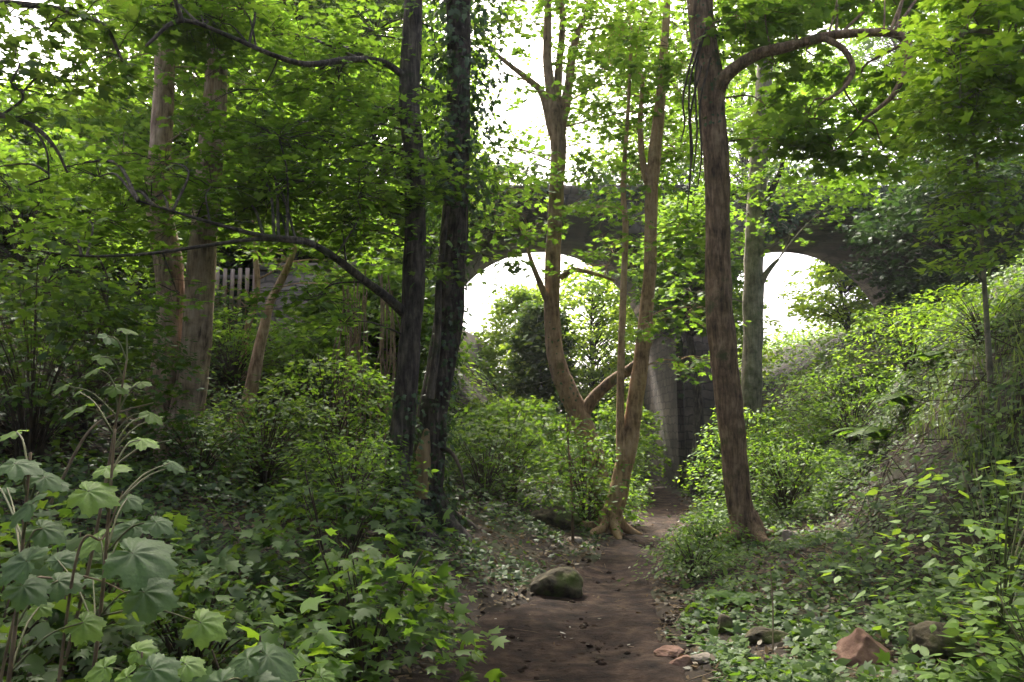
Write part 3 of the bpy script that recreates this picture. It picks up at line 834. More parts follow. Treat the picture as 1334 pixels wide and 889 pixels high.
# ================================================================== TREES BEYOND THE BRIDGE
def far_tree(name, label, px, D, top_py, w, mat, n=60, trunk_w=.3, bark='bark_dark', size=.2, low=.25, group='trees beyond the bridge', per=16, dens=None):
    p = at(px, 560, D); gz = float(ground(p[0], D)); zt = at(px, top_py, D)[2]
    H = zt - gz
    P = np.array([(p[0], D, gz - .3), (p[0] + .1, D, gz + H * .3), (p[0] - .1, D + .1, gz + H * .6), (p[0], D, gz + H * .92)])
    rt = empty(name, (p[0], D, gz), label, 'tree', group)
    tr, cr = Geo(), Geo()
    tube(tr, P, [trunk_w * .6, trunk_w * .42, trunk_w * .28, .03], 8, 20, .1)
    dens = dens or (2.0 if D >= 36 else 2.1 if D > 28 else 2.4)
    for k in range(int(n * dens)):
        f = low + (1 - low) * random.random() ** .9
        prof = math.sin(min(1, (f - low) / (1 - low) * .85 + .15) * math.pi) ** .7
        a = random.uniform(0, 2 * math.pi); rr = w / 2 * prof * random.random() ** .45
        c = np.array([p[0] + math.cos(a) * rr, D + math.sin(a) * rr, gz + H * f * .97])
        b = P[0] * 0 + np.array([p[0], D, max(gz + .5, c[2] - rr * .5)])
        if rr > .4: tube(tr, [b, (b + c) / 2 + [0, 0, rr * .12], c], [.028, .018, .008] if D > 28 else [.045, .03, .012], 4, 6)
        sprays(cr, None, c, (w * .11 + .25,) * 2 + (w * .07 + .15,), 5, T_OV if D > 30 else T_MAPLE, size, per, .55, .45, b)
    tr.build('trunk', M[bark], rt, True); cr.build('crown', M[mat], rt)
    return rt

FT = [
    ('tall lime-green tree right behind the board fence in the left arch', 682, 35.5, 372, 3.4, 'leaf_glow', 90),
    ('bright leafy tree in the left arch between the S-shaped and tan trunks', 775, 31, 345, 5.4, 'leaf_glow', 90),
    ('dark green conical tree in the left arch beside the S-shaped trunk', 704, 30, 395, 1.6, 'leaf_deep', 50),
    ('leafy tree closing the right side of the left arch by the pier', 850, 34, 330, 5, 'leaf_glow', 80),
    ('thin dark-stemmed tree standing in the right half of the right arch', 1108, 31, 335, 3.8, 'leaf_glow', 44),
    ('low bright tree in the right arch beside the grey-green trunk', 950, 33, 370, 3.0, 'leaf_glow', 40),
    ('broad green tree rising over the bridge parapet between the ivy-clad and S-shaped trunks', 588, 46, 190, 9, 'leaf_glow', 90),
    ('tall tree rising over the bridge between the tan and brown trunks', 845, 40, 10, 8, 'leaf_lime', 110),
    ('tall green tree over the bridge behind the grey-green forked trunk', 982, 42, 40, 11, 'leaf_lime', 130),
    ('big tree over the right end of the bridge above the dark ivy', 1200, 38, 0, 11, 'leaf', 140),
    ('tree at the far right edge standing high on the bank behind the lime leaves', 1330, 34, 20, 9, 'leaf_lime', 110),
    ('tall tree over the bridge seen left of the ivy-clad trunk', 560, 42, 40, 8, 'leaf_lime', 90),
    ('dense dark evergreen on the right bank hiding the right end of the bridge', 1275, 19.8, 195, 4.4, 'ivy', 90),
    ('leafy tree on the left bank behind the dark straight trunk', 478, 19.6, -60, 4.2, 'leaf', 110),  # top raised out of view to shade the left-bank shrubs
    ('bright leafy tree behind the low stone wall', 375, 19.6, -130, 5.0, 'leaf_lime', 120),  # made taller for the same shade
    ('tree behind the picket fence and twin trunks', 255, 19.6, -100, 5.5, 'leaf_lime', 120),  # likewise raised above the view for shade
    ('lime-green tree before the brick house', 140, 20, 130, 6, 'leaf_lime', 100),
    ('green tree at far left edge before the brick house', 10, 18, 140, 5.5, 'leaf_lime', 90),
    ('dark bushy tree under the twigs at the left edge', 60, 14, 255, 4.2, 'leaf', 80),
    ('slender leafy tree standing right against the pier between the arches', 905, 19.6, 255, 2.4, 'leaf', 34),
    ('broad hazel bush-tree in front of the bridge wall left of the ivy-clad trunk', 490, 16, 350, 2.4, 'leaf', 60),
]
for (lb, px, D, tp, wd, mt, n) in FT:
    far_tree('woodland_tree', lb, px, D, tp, wd, mt, n, size=.16 if D < 27 else .22, trunk_w=.18 if 28 < D < 36 or px == 588 else .3,
             low=(.58 if 'slender' in lb else .3 if 'thin' in lb else .2) if D < 36 else .5, group='trees beyond the bridge' if D > 28 else ('trees on the left bank' if px < 600 else None))


def shade_tree(label, x, y, zl, zt, w, n):  # unseen trees added round the camera to keep skylight off the foreground
    gz = float(ground(x, y)); rt = empty('woodland_tree', (x, y, gz), label, 'tree', 'unseen trees added for shade')
    tr, cr = Geo(), Geo()
    tube(tr, [(x, y, gz - .3), (x + .1, y, gz + 3), (x - .05, y + .1, zl + 1), (x, y, zt - .5)], [.26, .19, .13, .03], 12, 30, .14)
    for k in range(n):
        a = random.uniform(0, 2 * math.pi); f = random.random(); rr = w / 2 * math.sin((.2 + .75 * f) * math.pi) ** .6 * random.random() ** .5
        c = np.array([x + math.cos(a) * rr, y + math.sin(a) * rr, zl + (zt - zl) * f])
        b = np.array([x, y, max(gz + 2.5, c[2] - .4 * rr)])
        if rr > .5: tube(tr, [b, (b + c) / 2 + [0, 0, .1 * rr], c], [.05, .035, .012], 5, 7)
        sprays(cr, None, c, (.7, .7, .4), 6, T_OV, .2, 14, .5, .4, b)
    tr.build('trunk', M['bark_brown'], rt, True); cr.build('crown', M['leaf'], rt)
shade_tree('unseen tall spreading tree added for shade left of the viewpoint', -5.2, 2.5, 6.0, 12, 9, 75)
shade_tree('unseen tall spreading tree added for shade right of the viewpoint', 5.6, 2.0, 6.5, 12, 9, 75)
shade_tree('unseen broad tree added for shade behind the viewpoint on the left side of the path', -3.0, -5.0, 3.0, 12, 9, 110)
shade_tree('unseen broad tree added for shade behind the viewpoint on the right side of the path', 4.0, -5.5, 3.0, 12, 9, 110)
shade_tree('unseen tree added for shade farther back along the path behind the viewpoint', .8, -10.0, 2.5, 11, 9, 100)


# ================================================================== SHRUBS AND PLANTS, each on the ground where it grows
def bush(label, px, D, wd, hgt, mat, n, tm=T_OV, size=.08, per=13, rs=.3, cat='shrub', name='shrub', group=None, stems=7, flat=.55, tilt=.4, lift=.0, dy=0.0, stemmat='twig', droop=.25):
    x = at(px, 560, D)[0]; gz = float(ground(x, D)) + lift
    rt = empty(name, (x, D, gz), label, cat, group)
    st, lf = Geo(), Geo()
    for k in range(stems):
        a = 2 * math.pi * k / stems + random.uniform(-.3, .3); q = random.uniform(.3, .8) * wd / 2
        top = np.array([x + math.cos(a) * q, D + math.sin(a) * q, gz + hgt * random.uniform(.65, 1)])
        b = np.array([x + math.cos(a) * .06, D + math.sin(a) * .06, gz - .06])
        m_ = (b + top) / 2 + np.array([-math.cos(a), -math.sin(a), 0]) * q * .25
        tube(st, [b, m_, top], [.012 + hgt * .004, .009, .004], 5, 9)
    for k in range(int(n * 1.7)):
        a = random.uniform(0, 2 * math.pi); f = random.random() ** .7
        rr = wd / 2 * math.sqrt(max(.05, 1 - (f - .35) ** 2 * 1.7)) * random.random() ** .4
        c = np.array([x + math.cos(a) * rr, D + math.sin(a) * rr * .9, gz + hgt * (.12 + .86 * f) * (1 - .25 * (rr / (wd / 2)) ** 2)])
        if k % 3 == 0:
            j = np.array([x, D, gz + .02]); tube(st, [j, (j + c) / 2 + [(x - c[0]) * .15, (D - c[1]) * .15, .06 * hgt], c], [.006, .0045, .003], 4, 7)
        sprays(lf, None, c, (.12, .12, .07), 1, tm, size, per, rs, tilt, np.array([x, D, c[2]]), flat, .004, droop)
    st.build('stem', M[stemmat], rt, True); lf.build('foliage', M[mat], rt)
    return rt

BUSH = [
    # label, px, D, width, height, material, sprays, template, leaf size
    ('dense small-leaved shrub below the thin leaning stem', 345, 9.2, 1.7, 1.15, 'leaf_deep', 130, T_OV, .07),
    ('tangled dark shrub on the bank at the far left edge', 40, 7.4, 2.4, 1.9, 'leaf_deep', 110, T_MAPLE, .1),
    ('olive shrub between the far-left tangle and the twin trunks', 120, 10.4, 2.6, 1.9, 'leaf', 120, T_OV, .085),
    ('leafy shrub high on the left bank under the left-edge twigs', 20, 11.5, 3.2, 2.2, 'leaf', 130, T_MAPLE, .11),
    ('low dark shrub right at the foot of the twin trunks', 262, 8.3, 1.2, .8, 'leaf_deep', 80, T_OV, .07),
    ('dark shrub left of the twin trunks under the bank', 110, 8.6, 2.2, 1.5, 'leaf_deep', 90, T_OV, .08),
    ('leafy shrub between the leaning stem and the dark straight trunk', 430, 10.5, 2.0, 1.7, 'leaf', 120, T_OV, .085),
    ('tall shrub in front of the low stone wall', 390, 14.0, 2.4, 1.5, 'leaf', 100, T_MAPLE, .11),
    ('bright shrub on the slope beside the slender pale sapling', 300, 12.6, 2.0, 1.3, 'leaf', 90, T_OV, .1),
    ('dark evergreen bush tucked behind the shrubs below the low stone wall', 440, 13.2, 1.5, 1.5, 'ivy', 90, T_OV, .09),
    ('yellowish shrub at the foot of the dark straight trunk', 455, 8.4, 1.3, 1.0, 'leaf', 90, T_OV, .075),
    ('shrub with layered leaves right of the ivy-clad trunk', 665, 13.6, 2.2, 1.75, 'leaf', 110, T_MAPLE, .1),
    ('dark hollow bush in the shade below the layered shrub', 630, 12.4, 1.8, 1.15, 'leaf_deep', 80, T_OV, .085),
    ('round ferny bush under the bend of the S-shaped trunk', 762, 12.9, 1.6, 1.5, 'leaf', 110, T_OV, .08),
    ('leafy bush left of the pier under the left arch', 802, 18.5, 1.3, 1.8, 'leaf_lime', 90, T_OV, .11),
    ('low bush between the tan trunk foot and the path', 797, 13.8, .7, .8, 'leaf_lime', 60, T_OV, .085),
    ('bush filling the far end of the path under the left arch', 810, 24, 3.0, 2.4, 'leaf_lime', 100, T_MAPLE, .14),
    ('wide bush below the board fence under the left arch', 665, 23.6, 3.4, 1.5, 'leaf_lime', 120, T_MAPLE, .14),
    ('tall bush by the pier just right of the path', 965, 15.0, 1.6, 1.9, 'leaf_lime', 120, T_OV, .085),
    ('spreading bush right of the tall brown trunk', 1020, 12.6, 2.0, 1.25, 'leaf', 140, T_OV, .075),
    ('bright bush in the mouth of the right arch', 1010, 19.5, 2.6, 2.1, 'leaf_lime', 120, T_OV, .12),
    ('lime bush under the thin dark-stemmed tree in the right arch', 1110, 21, 3.0, 2.2, 'leaf_lime', 120, T_OV, .12),
    ('green bush on the slope below the right arch', 1110, 14.8, 2.6, 1.5, 'leaf', 150, T_OV, .08),
    ('fresh green bush high on the right bank under the dark ivy', 1190, 14.5, 2.2, 1.4, 'leaf_lime', 120, T_OV, .075),
    ('dark tall bush against the right end of the bridge', 1240, 19.5, 2.8, 2.6, 'ivy', 110, T_MAPLE, .13),
    ('leafy bush at the top of the right bank below the slim pale sapling', 1290, 10.4, 2.0, .9, 'leaf_lime', 110, T_OV, .07),
    ('knee-high bush at the foot of the tall brown trunk', 915, 10.3, .8, .45, 'leaf', 70, T_OV, .065),
    ('low leafy clump at the right edge of the path', 900, 8.6, .8, .45, 'herb', 60, T_OV, .06),
]
for (lb, px, D, wd, hg, mt, n, tm, sz) in BUSH:
    bush(lb, px, D, wd, hg, mt, n, tm, sz)

# maple seedlings in the near left
bush('clump of maple seedlings with bright leaves left of the path', 480, 4.6, 1.0, .9, 'leaf', 42, T_MAPLE, .105, 9, .26, 'plant', 'maple_seedling', 'maple seedlings by the path')
bush('upper maple seedling leaning over the clump below the straight dark trunk', 440, 5.6, 1.1, 1.1, 'leaf_deep', 46, T_MAPLE, .11, 9, .28, 'plant', 'maple_seedling', 'maple seedlings by the path')
bush('small pale maple seedling right of the broad-leaved plants', 352, 3.35, .5, .72, 'leaf_lime', 12, T_MAPLE, .12, 7, .2, 'plant', 'maple_seedling', 'maple seedlings by the path', 4)
bush('dark ivy mound at the bottom left corner', 30, 2.6, .7, .55, 'ivy', 60, T_IVY, .07, 12, .2, 'plant', 'ivy_mound', None, 6)
bush('dark ivy mound at the bottom between seedlings and broad-leaved plants', 400, 3.3, .9, .42, 'ivy', 70, T_IVY, .06, 12, .2, 'plant', 'ivy_mound', None, 6)

bush('dense leafy bush behind the broad-leaved canes at lower left', 105, 3.7, 1.4, .85, 'leaf_deep', 48, T_MAPLE, .09, 10, .24)
bush('dark leafy bush filling the left edge below the grey-leaved cane', -15, 3.0, 1.1, .85, 'leaf_deep', 46, T_MAPLE, .1, 10, .22)
bush('small-leaved bush between the canes and the maple seedlings', 262, 3.9, .9, .7, 'leaf_deep', 60, T_OV, .065, 12, .2)
# light-leaved young plants at the right edge
bush('light green plant with flat leaf sprays at the right edge', 1290, 5.2, 1.1, 1.25, 'young', 40, T_OV, .10, 9, .34, 'plant', 'young_shrub', 'young plants at the right edge', 3, .45, .25, stemmat='stem')
bush('lower light green plant at the right edge beside the mossy rock', 1330, 4.3, .7, .55, 'young', 22, T_OV, .09, 9, .26, 'plant', 'young_shrub', 'young plants at the right edge', 3, .45, .25, stemmat='stem')
bush('small bright plant in front of the red rock', 1000, 4.35, .55, .18, 'leaf_lime', 14, T_OV, .055, 10, .16, 'plant', 'young_shrub', None, 4)


# broad-leaved canes in the left foreground
def cane(label, base_px, D, top, leaves, mat='big', nm='broad_leaved_plant', grp='broad-leaved plants in the left foreground', th=.007):
    """leaves: (px, py, depth, width px, tip angle in the picture, tilt toward viewer)"""
    x = at(base_px, 560, D)[0]; b = np.array([x, D, float(ground(x, D)) - .05])
    rt = empty(nm, (x, D, b[2] + .05), label, 'plant', grp)
    tp = at(*top)
    leaves = list(leaves)
    for k in range(4):
        q = random.choice(leaves); leaves.append((q[0] + random.uniform(-45, 45), q[1] + random.uniform(0, 60), q[2] + random.uniform(.05, .35), q[3] * random.uniform(.45, .8), random.uniform(-140, 140), random.uniform(.3, .9)))
    g = Geo(); m_ = (b + tp) / 2 + [.04, 0, .03]
    P, _ = tube(g, [b, m_, tp], [th, th * .85, th * .5], 6, 24)
    g.build('stem', M['dry'], rt, True)
    for (px, py, d, wpx, ang, tl) in leaves:
        c = at(px, py, d); size = wpx * .72 / FPX * d / 1.05; tl = tl * .75
        a = R(ang); tip = np.array([math.sin(a), -.25 * tl, math.cos(a) * .55 - .25])
        nr = np.array([random.gauss(0, .15), -tl, 1 - .35 * tl]) + np.array([math.sin(a), 0, 0]) * .3
        g = Geo()
        tpu = norm(tip); pos = c - tpu * size * .28
        put(g, T_BROAD, [pos], nr[None], tip[None], [size])
        j = int(np.argmin(np.linalg.norm(P - (pos - [0, 0, .10]), axis=1))); s0 = P[j]
        h = Geo(); tube(h, [s0, (s0 + pos) / 2 + [0, 0, .03], pos], [.0035, .003, .0022], 5, 10)
        V0 = g.build('leaf', M[mat if random.random() < .75 else ('big' if mat != 'big' else 'young')], rt, True)
        h.build('leaf_stalk', M['stem'], V0, True)
    return rt

cane('tall cane with big soft lobed leaves at middle left', 95, 2.5, (150, 560, 2.35), [
    (133, 640, 2.3, 105, 60, .75), (200, 722, 2.2, 150, 65, .7), (215, 682, 2.4, 66, 75, .6), (207, 772, 2.3, 112, 60, 1.0), (150, 600, 2.4, 80, 20, .4), (195, 577, 2.5, 66, 95, .35), (278, 815, 2.25, 92, 80, .9), (175, 655, 2.6, 60, 110, .6), (165, 700, 2.6, 80, 200, .6), (110, 700, 2.5, 90, -60, .7)])
cane('cane with raised bright leaves beside the twin trunks', 60, 3.0, (165, 470, 2.9), [
    (150, 440, 2.9, 52, 80, .25), (172, 432, 2.95, 46, 100, .2), (92, 531, 2.8, 72, -70, .35), (205, 542, 2.9, 56, 90, .3), (140, 465, 2.85, 46, 60, .4), (115, 480, 2.9, 50, -50, .5), (158, 510, 2.9, 54, 120, .7), (75, 505, 2.9, 46, -90, .6), (190, 500, 3.0, 40, 80, .5)], mat='leaf')
cane('shorter cane with greyish leaves at the left edge', -20, 2.2, (40, 590, 2.15), [
    (35, 600, 2.1, 90, 40, .5), (20, 650, 2.05, 100, -30, .8), (70, 625, 2.2, 70, 90, .5), (15, 720, 2.0, 110, -20, .9), (70, 690, 2.2, 84, 70, .7), (45, 770, 2.1, 90, 100, .8), (10, 560, 2.3, 60, -40, .4), (90, 760, 2.3, 84, 80, .7), (120, 820, 2.3, 80, 120, .8)])
cane('low plant with fresh yellow-green leaves at the bottom edge', 170, 2.05, (185, 850, 2.0), [
    (186, 842, 2.0, 62, 20, .9), (120, 872, 1.95, 76, -70, .9), (215, 880, 1.9, 100, 100, .9), (150, 892, 1.9, 80, -120, 1.0), (255, 868, 2.0, 70, 80, .6)], mat='young', grp='broad-leaved plants in the left foreground', th=.005)
cane('low plant with drooping dull leaves at the bottom edge near the ivy', 330, 2.3, (330, 850, 2.3), [
    (300, 862, 2.25, 110, -80, .6), (370, 862, 2.3, 120, 95, .5), (430, 885, 2.2, 60, 80, .8), (270, 890, 2.1, 90, -60, .9), (340, 885, 2.2, 80, 10, .9)], th=.005)


# ferns on the right bank
def fern(label, px, D, size, n=9, mat='leaf', grp='ferns on the right bank'):
    x = at(px, 560, D)[0]; gz = float(ground(x, D))
    rt = empty('fern', (x, D, gz), label, 'fern', grp)
    for k in range(n):
        a = 2 * math.pi * k / n + random.uniform(-.25, .25); L_ = size * random.uniform(.75, 1.1)
        u = np.array([math.cos(a), math.sin(a), 0])
        s_ = np.linspace(0, 1, 26)
        P = np.array([x, D, gz]) + u * (s_[:, None] ** 1.15) * L_ * .85 + np.array([0, 0, 1]) * ((1.15 * s_ - .95 * s_ ** 2.2) * L_ * .75)[:, None]
        g = Geo(); tube(g, P[::5], np.linspace(.004, .001, len(P[::5])), 4, 14)
        T = norm(np.gradient(P, axis=0)); side = norm(np.cross(T, [0, 0, 1.0])); nr = np.cross(side, T)
        for sg in (-1, 1):
            q = slice(4, 26)
            ln = L_ * .24 * np.sin(np.clip((s_[q] * 1.02), 0, 1) * math.pi) ** .7 + .01
            put(g, T_OV, P[q], nr[q], side[q] * sg + T[q] * .35, ln)
        g.build('frond', M[mat], rt)
    return rt
fern('arching fern halfway up the right bank', 1150, 12.3, .95)
fern('fern with long fronds right of the halfway fern, higher on the right bank', 1190, 12.0, .9, 8)
fern('small fern just under the grassy crest of the right bank', 1235, 12.4, .8, 8, 'leaf_lime')
fern('small bright fern beside the right edge of the path', 950, 7.1, .3, 8, 'leaf_lime', None)


# ================================================================== ROCKS
KEEP = []
def rock(label, px, py, D, w, h, d, mat, name='rock', seed=1, sink=.2, sharp=.0, group=None, yaw=0, tip=None, planes=None):
    x = at(px, py, D)[0]; gz = max(float(ground(x, D)), 0)
    KEEP.append((x, D, max(w, d) / 2))
    me = bpy.data.meshes.new(name)
    import bmesh
    bm = bmesh.new(); bmesh.ops.create_icosphere(bm, subdivisions=5, radius=1)
    r_ = random.Random(seed)
    pl = []
    for k in range(9):
        n = Vector((r_.gauss(0, 1), r_.gauss(0, 1), r_.gauss(0, .8))).normalized(); pl.append((n, r_.uniform(.55, .9)))
    if planes: pl = [(Vector(a).normalized(), b) for a, b in planes]
    for v in bm.verts:
        p = v.co.copy()
        for n, dd in pl:
            e = p.dot(n) - dd
            if e > 0: p -= n * e * (.55 + .4 * sharp)
        p *= 1 + (.2 if planes else .10) * mnoise.noise(p * 2.2 + Vector((seed, 0, 0))) + .05 * mnoise.noise(p * 6 + Vector((0, seed, 0))) + .02 * mnoise.noise(p * 17)
        if tip:
            k = max(0, p.z); s_ = 1 - .75 * min(1, k); p.x = p.x * s_ + tip * k; p.y *= s_
        v.co = Vector((p.x * w / 2, p.y * d / 2, p.z * h / 2 * (1.0)))
    bm.to_mesh(me); bm.free()
    for p in me.polygons: p.use_smooth = True
    me.materials.append(mat)
    o = bpy.data.objects.new(name, me); COL.objects.link(o)
    o.location = (x, D, gz + h / 2 - h * sink); o.rotation_euler = (0, 0, yaw)
    return tag(o, label, 'rock', group)

M['mossrock'] = mat_solid("mossy_rock", [(.35, (.025, .021, .014)), (.5, (.075, .062, .038)), (.65, (.15, .122, .078))], 7, 10, .95, 1.0, 18, moss=((.065, .08, .02), 4.0, .50))
M['redrock'] = mat_solid("red_sandstone", [(.3, (.08, .042, .03)), (.5, (.16, .092, .066)), (.7, (.25, .155, .118))], 6, 9, .92, .6, 22)
M['greyrock'] = mat_solid("pale_stone", [(.3, (.12, .1, .08)), (.6, (.25, .21, .17)), (.8, (.34, .3, .25))], 7, 8, .92, .6, 20)
rock('mossy boulder at the left edge of the path', 722, 765, 8.2, .58, .42, .45, M['mossrock'], 'boulder', 21, .36, .75)
rock('pointed red sandstone rock in the ground cover at lower right', 1128, 858, 5.3, .44, .38, .40, M['redrock'], 'rock', 6, .3, .95, planes=[((-.72, -.25, .62), .36), ((.62, -.2, .72), .34), ((.1, -1, .35), .38), ((0, 1, .3), .45), ((.9, -.6, .1), .62), ((-.7, -.8, -.1), .66)])
rock('flat red stone, rear one of the pair at the right edge of the path', 874, 850, 5.95, .24, .09, .18, M['redrock'], 'flat_stone', 7, .25, .8, 'stones at the path edge', .2)
rock('smaller red-brown stone in front of the flat one, right edge of the path', 890, 858, 5.68, .21, .10, .16, M['redrock'], 'flat_stone', 9, .25, .8, 'stones at the path edge', -.3)
rock('long grey-brown stone just right of the two red stones', 914, 864, 5.68, .2, .07, .12, M['greyrock'], 'flat_stone', 10, .3, .6, 'stones at the path edge', .5)
rock('dark mossy rock near the bottom right, right of the pointed red rock', 1222, 852, 5.2, .40, .28, .36, M['mossrock'], 'rock', 12, .25)
rock('small upright brown rock at the edge of the ground cover', 944, 812, 6.4, .15, .17, .13, M['mossrock'], 'rock', 13, .25, .5)
rock('long low mossy stone behind the thin upright stem', 1000, 826, 6.0, .34, .13, .2, M['mossrock'], 'rock', 14, .3, .7, yaw=.15)
rock('pale stone at the right edge, above the mossy rock', 1312, 790, 5.7, .24, .14, .16, M['greyrock'], 'rock', 15, .25, .8)
rock('little pale stone beside the foot of the tall brown trunk', 1026, 706, 10.5, .14, .17, .12, M['greyrock'], 'rock', 16, .2, .6)
rock('pale flat stone near the foot of the tan trunk', 748, 707, 11.3, .26, .12, .18, M['greyrock'], 'rock', 17, .3, .8)
rock('long mossy stone on the mound left of the tan trunk', 640, 660, 12.2, .5, .14, .25, M['greyrock'], 'rock', 18, .3, .6)
rock('dark mossy boulder on the mound behind the boulder by the path', 722, 662, 12.2, .8, .42, .5, M['mossrock'], 'boulder', 19, .3)
rock('small dark lump at the lower left edge of the path', 562, 781, 7.2, .17, .13, .15, M['mossrock'], 'rock', 20, .3)


# ================================================================== DRY STEMS
def drystem(label, pts, r0, name='dry_stem', cat='stem', mat='dry', grp=None):
    P = np.array([at(*p) for p in pts]); P[0][2] = float(ground(P[0][0], P[0][1])) - .03
    g = Geo(); tube(g, P, np.linspace(r0, r0 * .35, len(P)), 6, 10 * len(P), .06)
    return tag(g.build(name, M[mat], None, True), label, cat, grp)
drystem('thin upright pale stem left of the pointed red rock', [(1006, 850, 5.5), (1007, 800, 5.5), (1005, 760, 5.5), (1003, 735, 5.5)], .006)
drystem('long pale bramble arching over the bare earth of the right bank', [(1200, 600, 10), (1212, 548, 10), (1240, 522, 10.1), (1275, 518, 10.2)], .012, grp='brambles on the right bank')
drystem('steep pale bramble at the right edge of the bank', [(1300, 560, 8.4), (1310, 500, 8.4), (1330, 468, 8.5)], .010, grp='brambles on the right bank')
drystem('leaning pale bramble low on the right bank', [(1135, 680, 9.4), (1146, 640, 9.4), (1170, 585, 9.5), (1200, 560, 9.6)], .010, grp='brambles on the right bank')
drystem('bent dry bramble looping above the fresh green crest of the right bank', [(1275, 455, 10.4), (1288, 420, 10.4), (1310, 405, 10.4), (1330, 412, 10.4)], .010, grp='brambles on the right bank')
drystem('dry cane leaning in front of the broad leaves at lower left', [(60, 860, 2.3), (95, 750, 2.3), (135, 700, 2.35), (160, 640, 2.4)], .005, grp='dry canes at lower left')
drystem('reddish dry cane lying nearly level at lower left', [(-30, 900, 2.5), (20, 800, 2.47), (75, 752, 2.43), (125, 755, 2.4), (172, 776, 2.4)], .005, grp='dry canes at lower left')
drystem('dry cane running from the twin trunks down to the left', [(60, 610, 6.2), (110, 570, 6.3), (150, 540, 6.4), (200, 525, 6.5)], .014, grp='dry canes at lower left')


# ================================================================== GROUND COVER (past counting)
def ivy_on_bridge():
    g = Geo(); n = 42000
    x = rng.uniform(-9, 20, n); z = rng.uniform(2.5, 9.1, n)
    a = vnoise(x * .8 + 3, z * .8) + .35 * vnoise(x * 2.4, z * 2.4)
    ok = np.ones(n, bool)
    for c, r, s in ARCH:
        hang = 1.3 * sstep(x, c - 1, c + 2.5) * (c > 5) * vnoise(x * 1.7 + 9, x * 0 + 3) + .35 * vnoise(x * 4, x * 0)
        ok &= ~((np.abs(x - c) < r + .05) & (z < s - hang + np.sqrt(np.maximum(0, (r + .05) ** 2 - (x - c) ** 2))))
    ok &= (a + sstep(x, 8, 12) * .7 + .5 * sstep(-x, 1.2, 4) + .25 * sstep(z, 7.4, 8.4) + .3 * (np.abs(x - 5.2) < .8) * sstep(z, 2.5, 4)) > .72
    x, z, a = x[ok], z[ok], a[ok]; n = len(x)
    pos = np.column_stack([x, BY0 - .08 - rng.random(n) * (.1 + .35 * sstep(x, 9, 13)), z])
    pos[z > BTOP + .2, 1] += rng.random((z > BTOP + .2).sum()) * .6
    put(g, T_IVY, pos, np.tile([0, -1, .5], (n, 1)) + rng.normal(size=(n, 3)) * .45, np.tile([0, -.3, -1.0], (n, 1)) + rng.normal(size=(n, 3)) * .5, .15 * rng.uniform(.6, 1.3, n))
    return tag(g.build('climbing_ivy', M['ivy'], None), 'dark ivy hanging over the stone bridge above its arches', 'ivy', kind='thing')
ivy_on_bridge()

def scatter(n, y0, y1, keep, bias=1.5, clear=False):
    """points in the wedge the camera looks over, denser near"""
    y = y0 + (y1 - y0) * rng.random(n) ** bias
    x = rng.uniform(-1, 1, n) * (.70 * y + 1.6)
    d = x - path_x(y)
    k = keep(x, y, d)
    for (a, b, r) in (KEEP if clear else []):
        k &= ~((np.abs(x - a * y / b) < r * .85) & (y > b - r - .42) & (y < b + r * .6))
    return x[k], y[k], d[k]

def cover(name, label, cat, mat, n, y0, y1, keep, tm, size, hmax, up=1.0, bias=1.5, clear=True):
    x, y, d = scatter(n, y0, y1, keep, bias, clear)
    n = len(x)
    lump = np.clip(vnoise(x * 1.1 + 31, y * 1.1) * 1.5 - .15 + .4 * vnoise(x * 3.3, y * 3.3), 0.05, 1.2)
    edge = sstep(np.abs(d) - path_w(y), .0, .7) * (.5 + .5 * sstep(np.abs(d), 1.5, 3))
    z = ground(x, y) + .015 + hmax * lump * edge * rng.random(n) ** .6
    e = .15
    gxn = -(h0(x + e, y) - h0(x - e, y)) / (2 * e); gyn = -(h0(x, y + e) - h0(x, y - e)) / (2 * e)
    nr = np.column_stack([gxn * .5, gyn * .5 - .12, np.ones(n) * up]) + rng.normal(size=(n, 3)) * .38
    tp = rng.normal(size=(n, 3)) * [1, 1, .3] + [0, -.2, -.2]
    g = Geo(); put(g, tm, np.column_stack([x, y, z]), nr, tp, size * rng.uniform(.55, 1.35, n) * (1 + .03 * y))
    return tag(g.build(name, M[mat], None), label, cat, kind='stuff')

def k_right(x, y, d):
    p = vnoise(x * .7 + 50, y * .7)
    bare = (np.abs(x - 5.0 - (y - 9.5) * .3) < .75) & (np.abs(y - 9.8) < 1.6)
    return (d > path_w(y) + .05 + .5 * (vnoise(x * 2, y * 2) - .3)) & (rng.random(len(x)) < -.12 + 1.5 * p * (.55 + .9 * vnoise(x * 3.1, y * 3.1))) & ~(bare & (rng.random(len(x)) < .7))
def k_left(x, y, d):
    mound = (d > -3.0) & (y > 6.6) & (y < 13.5)
    p = vnoise(x * .8 + 90, y * .8)
    return (-d > path_w(y) + .1 + .5 * (vnoise(x * 2, y * 2) - .3)) & (rng.random(len(x)) < np.where(mound, .10 + .8 * sstep(p, .45, .75), .3 + .9 * p))

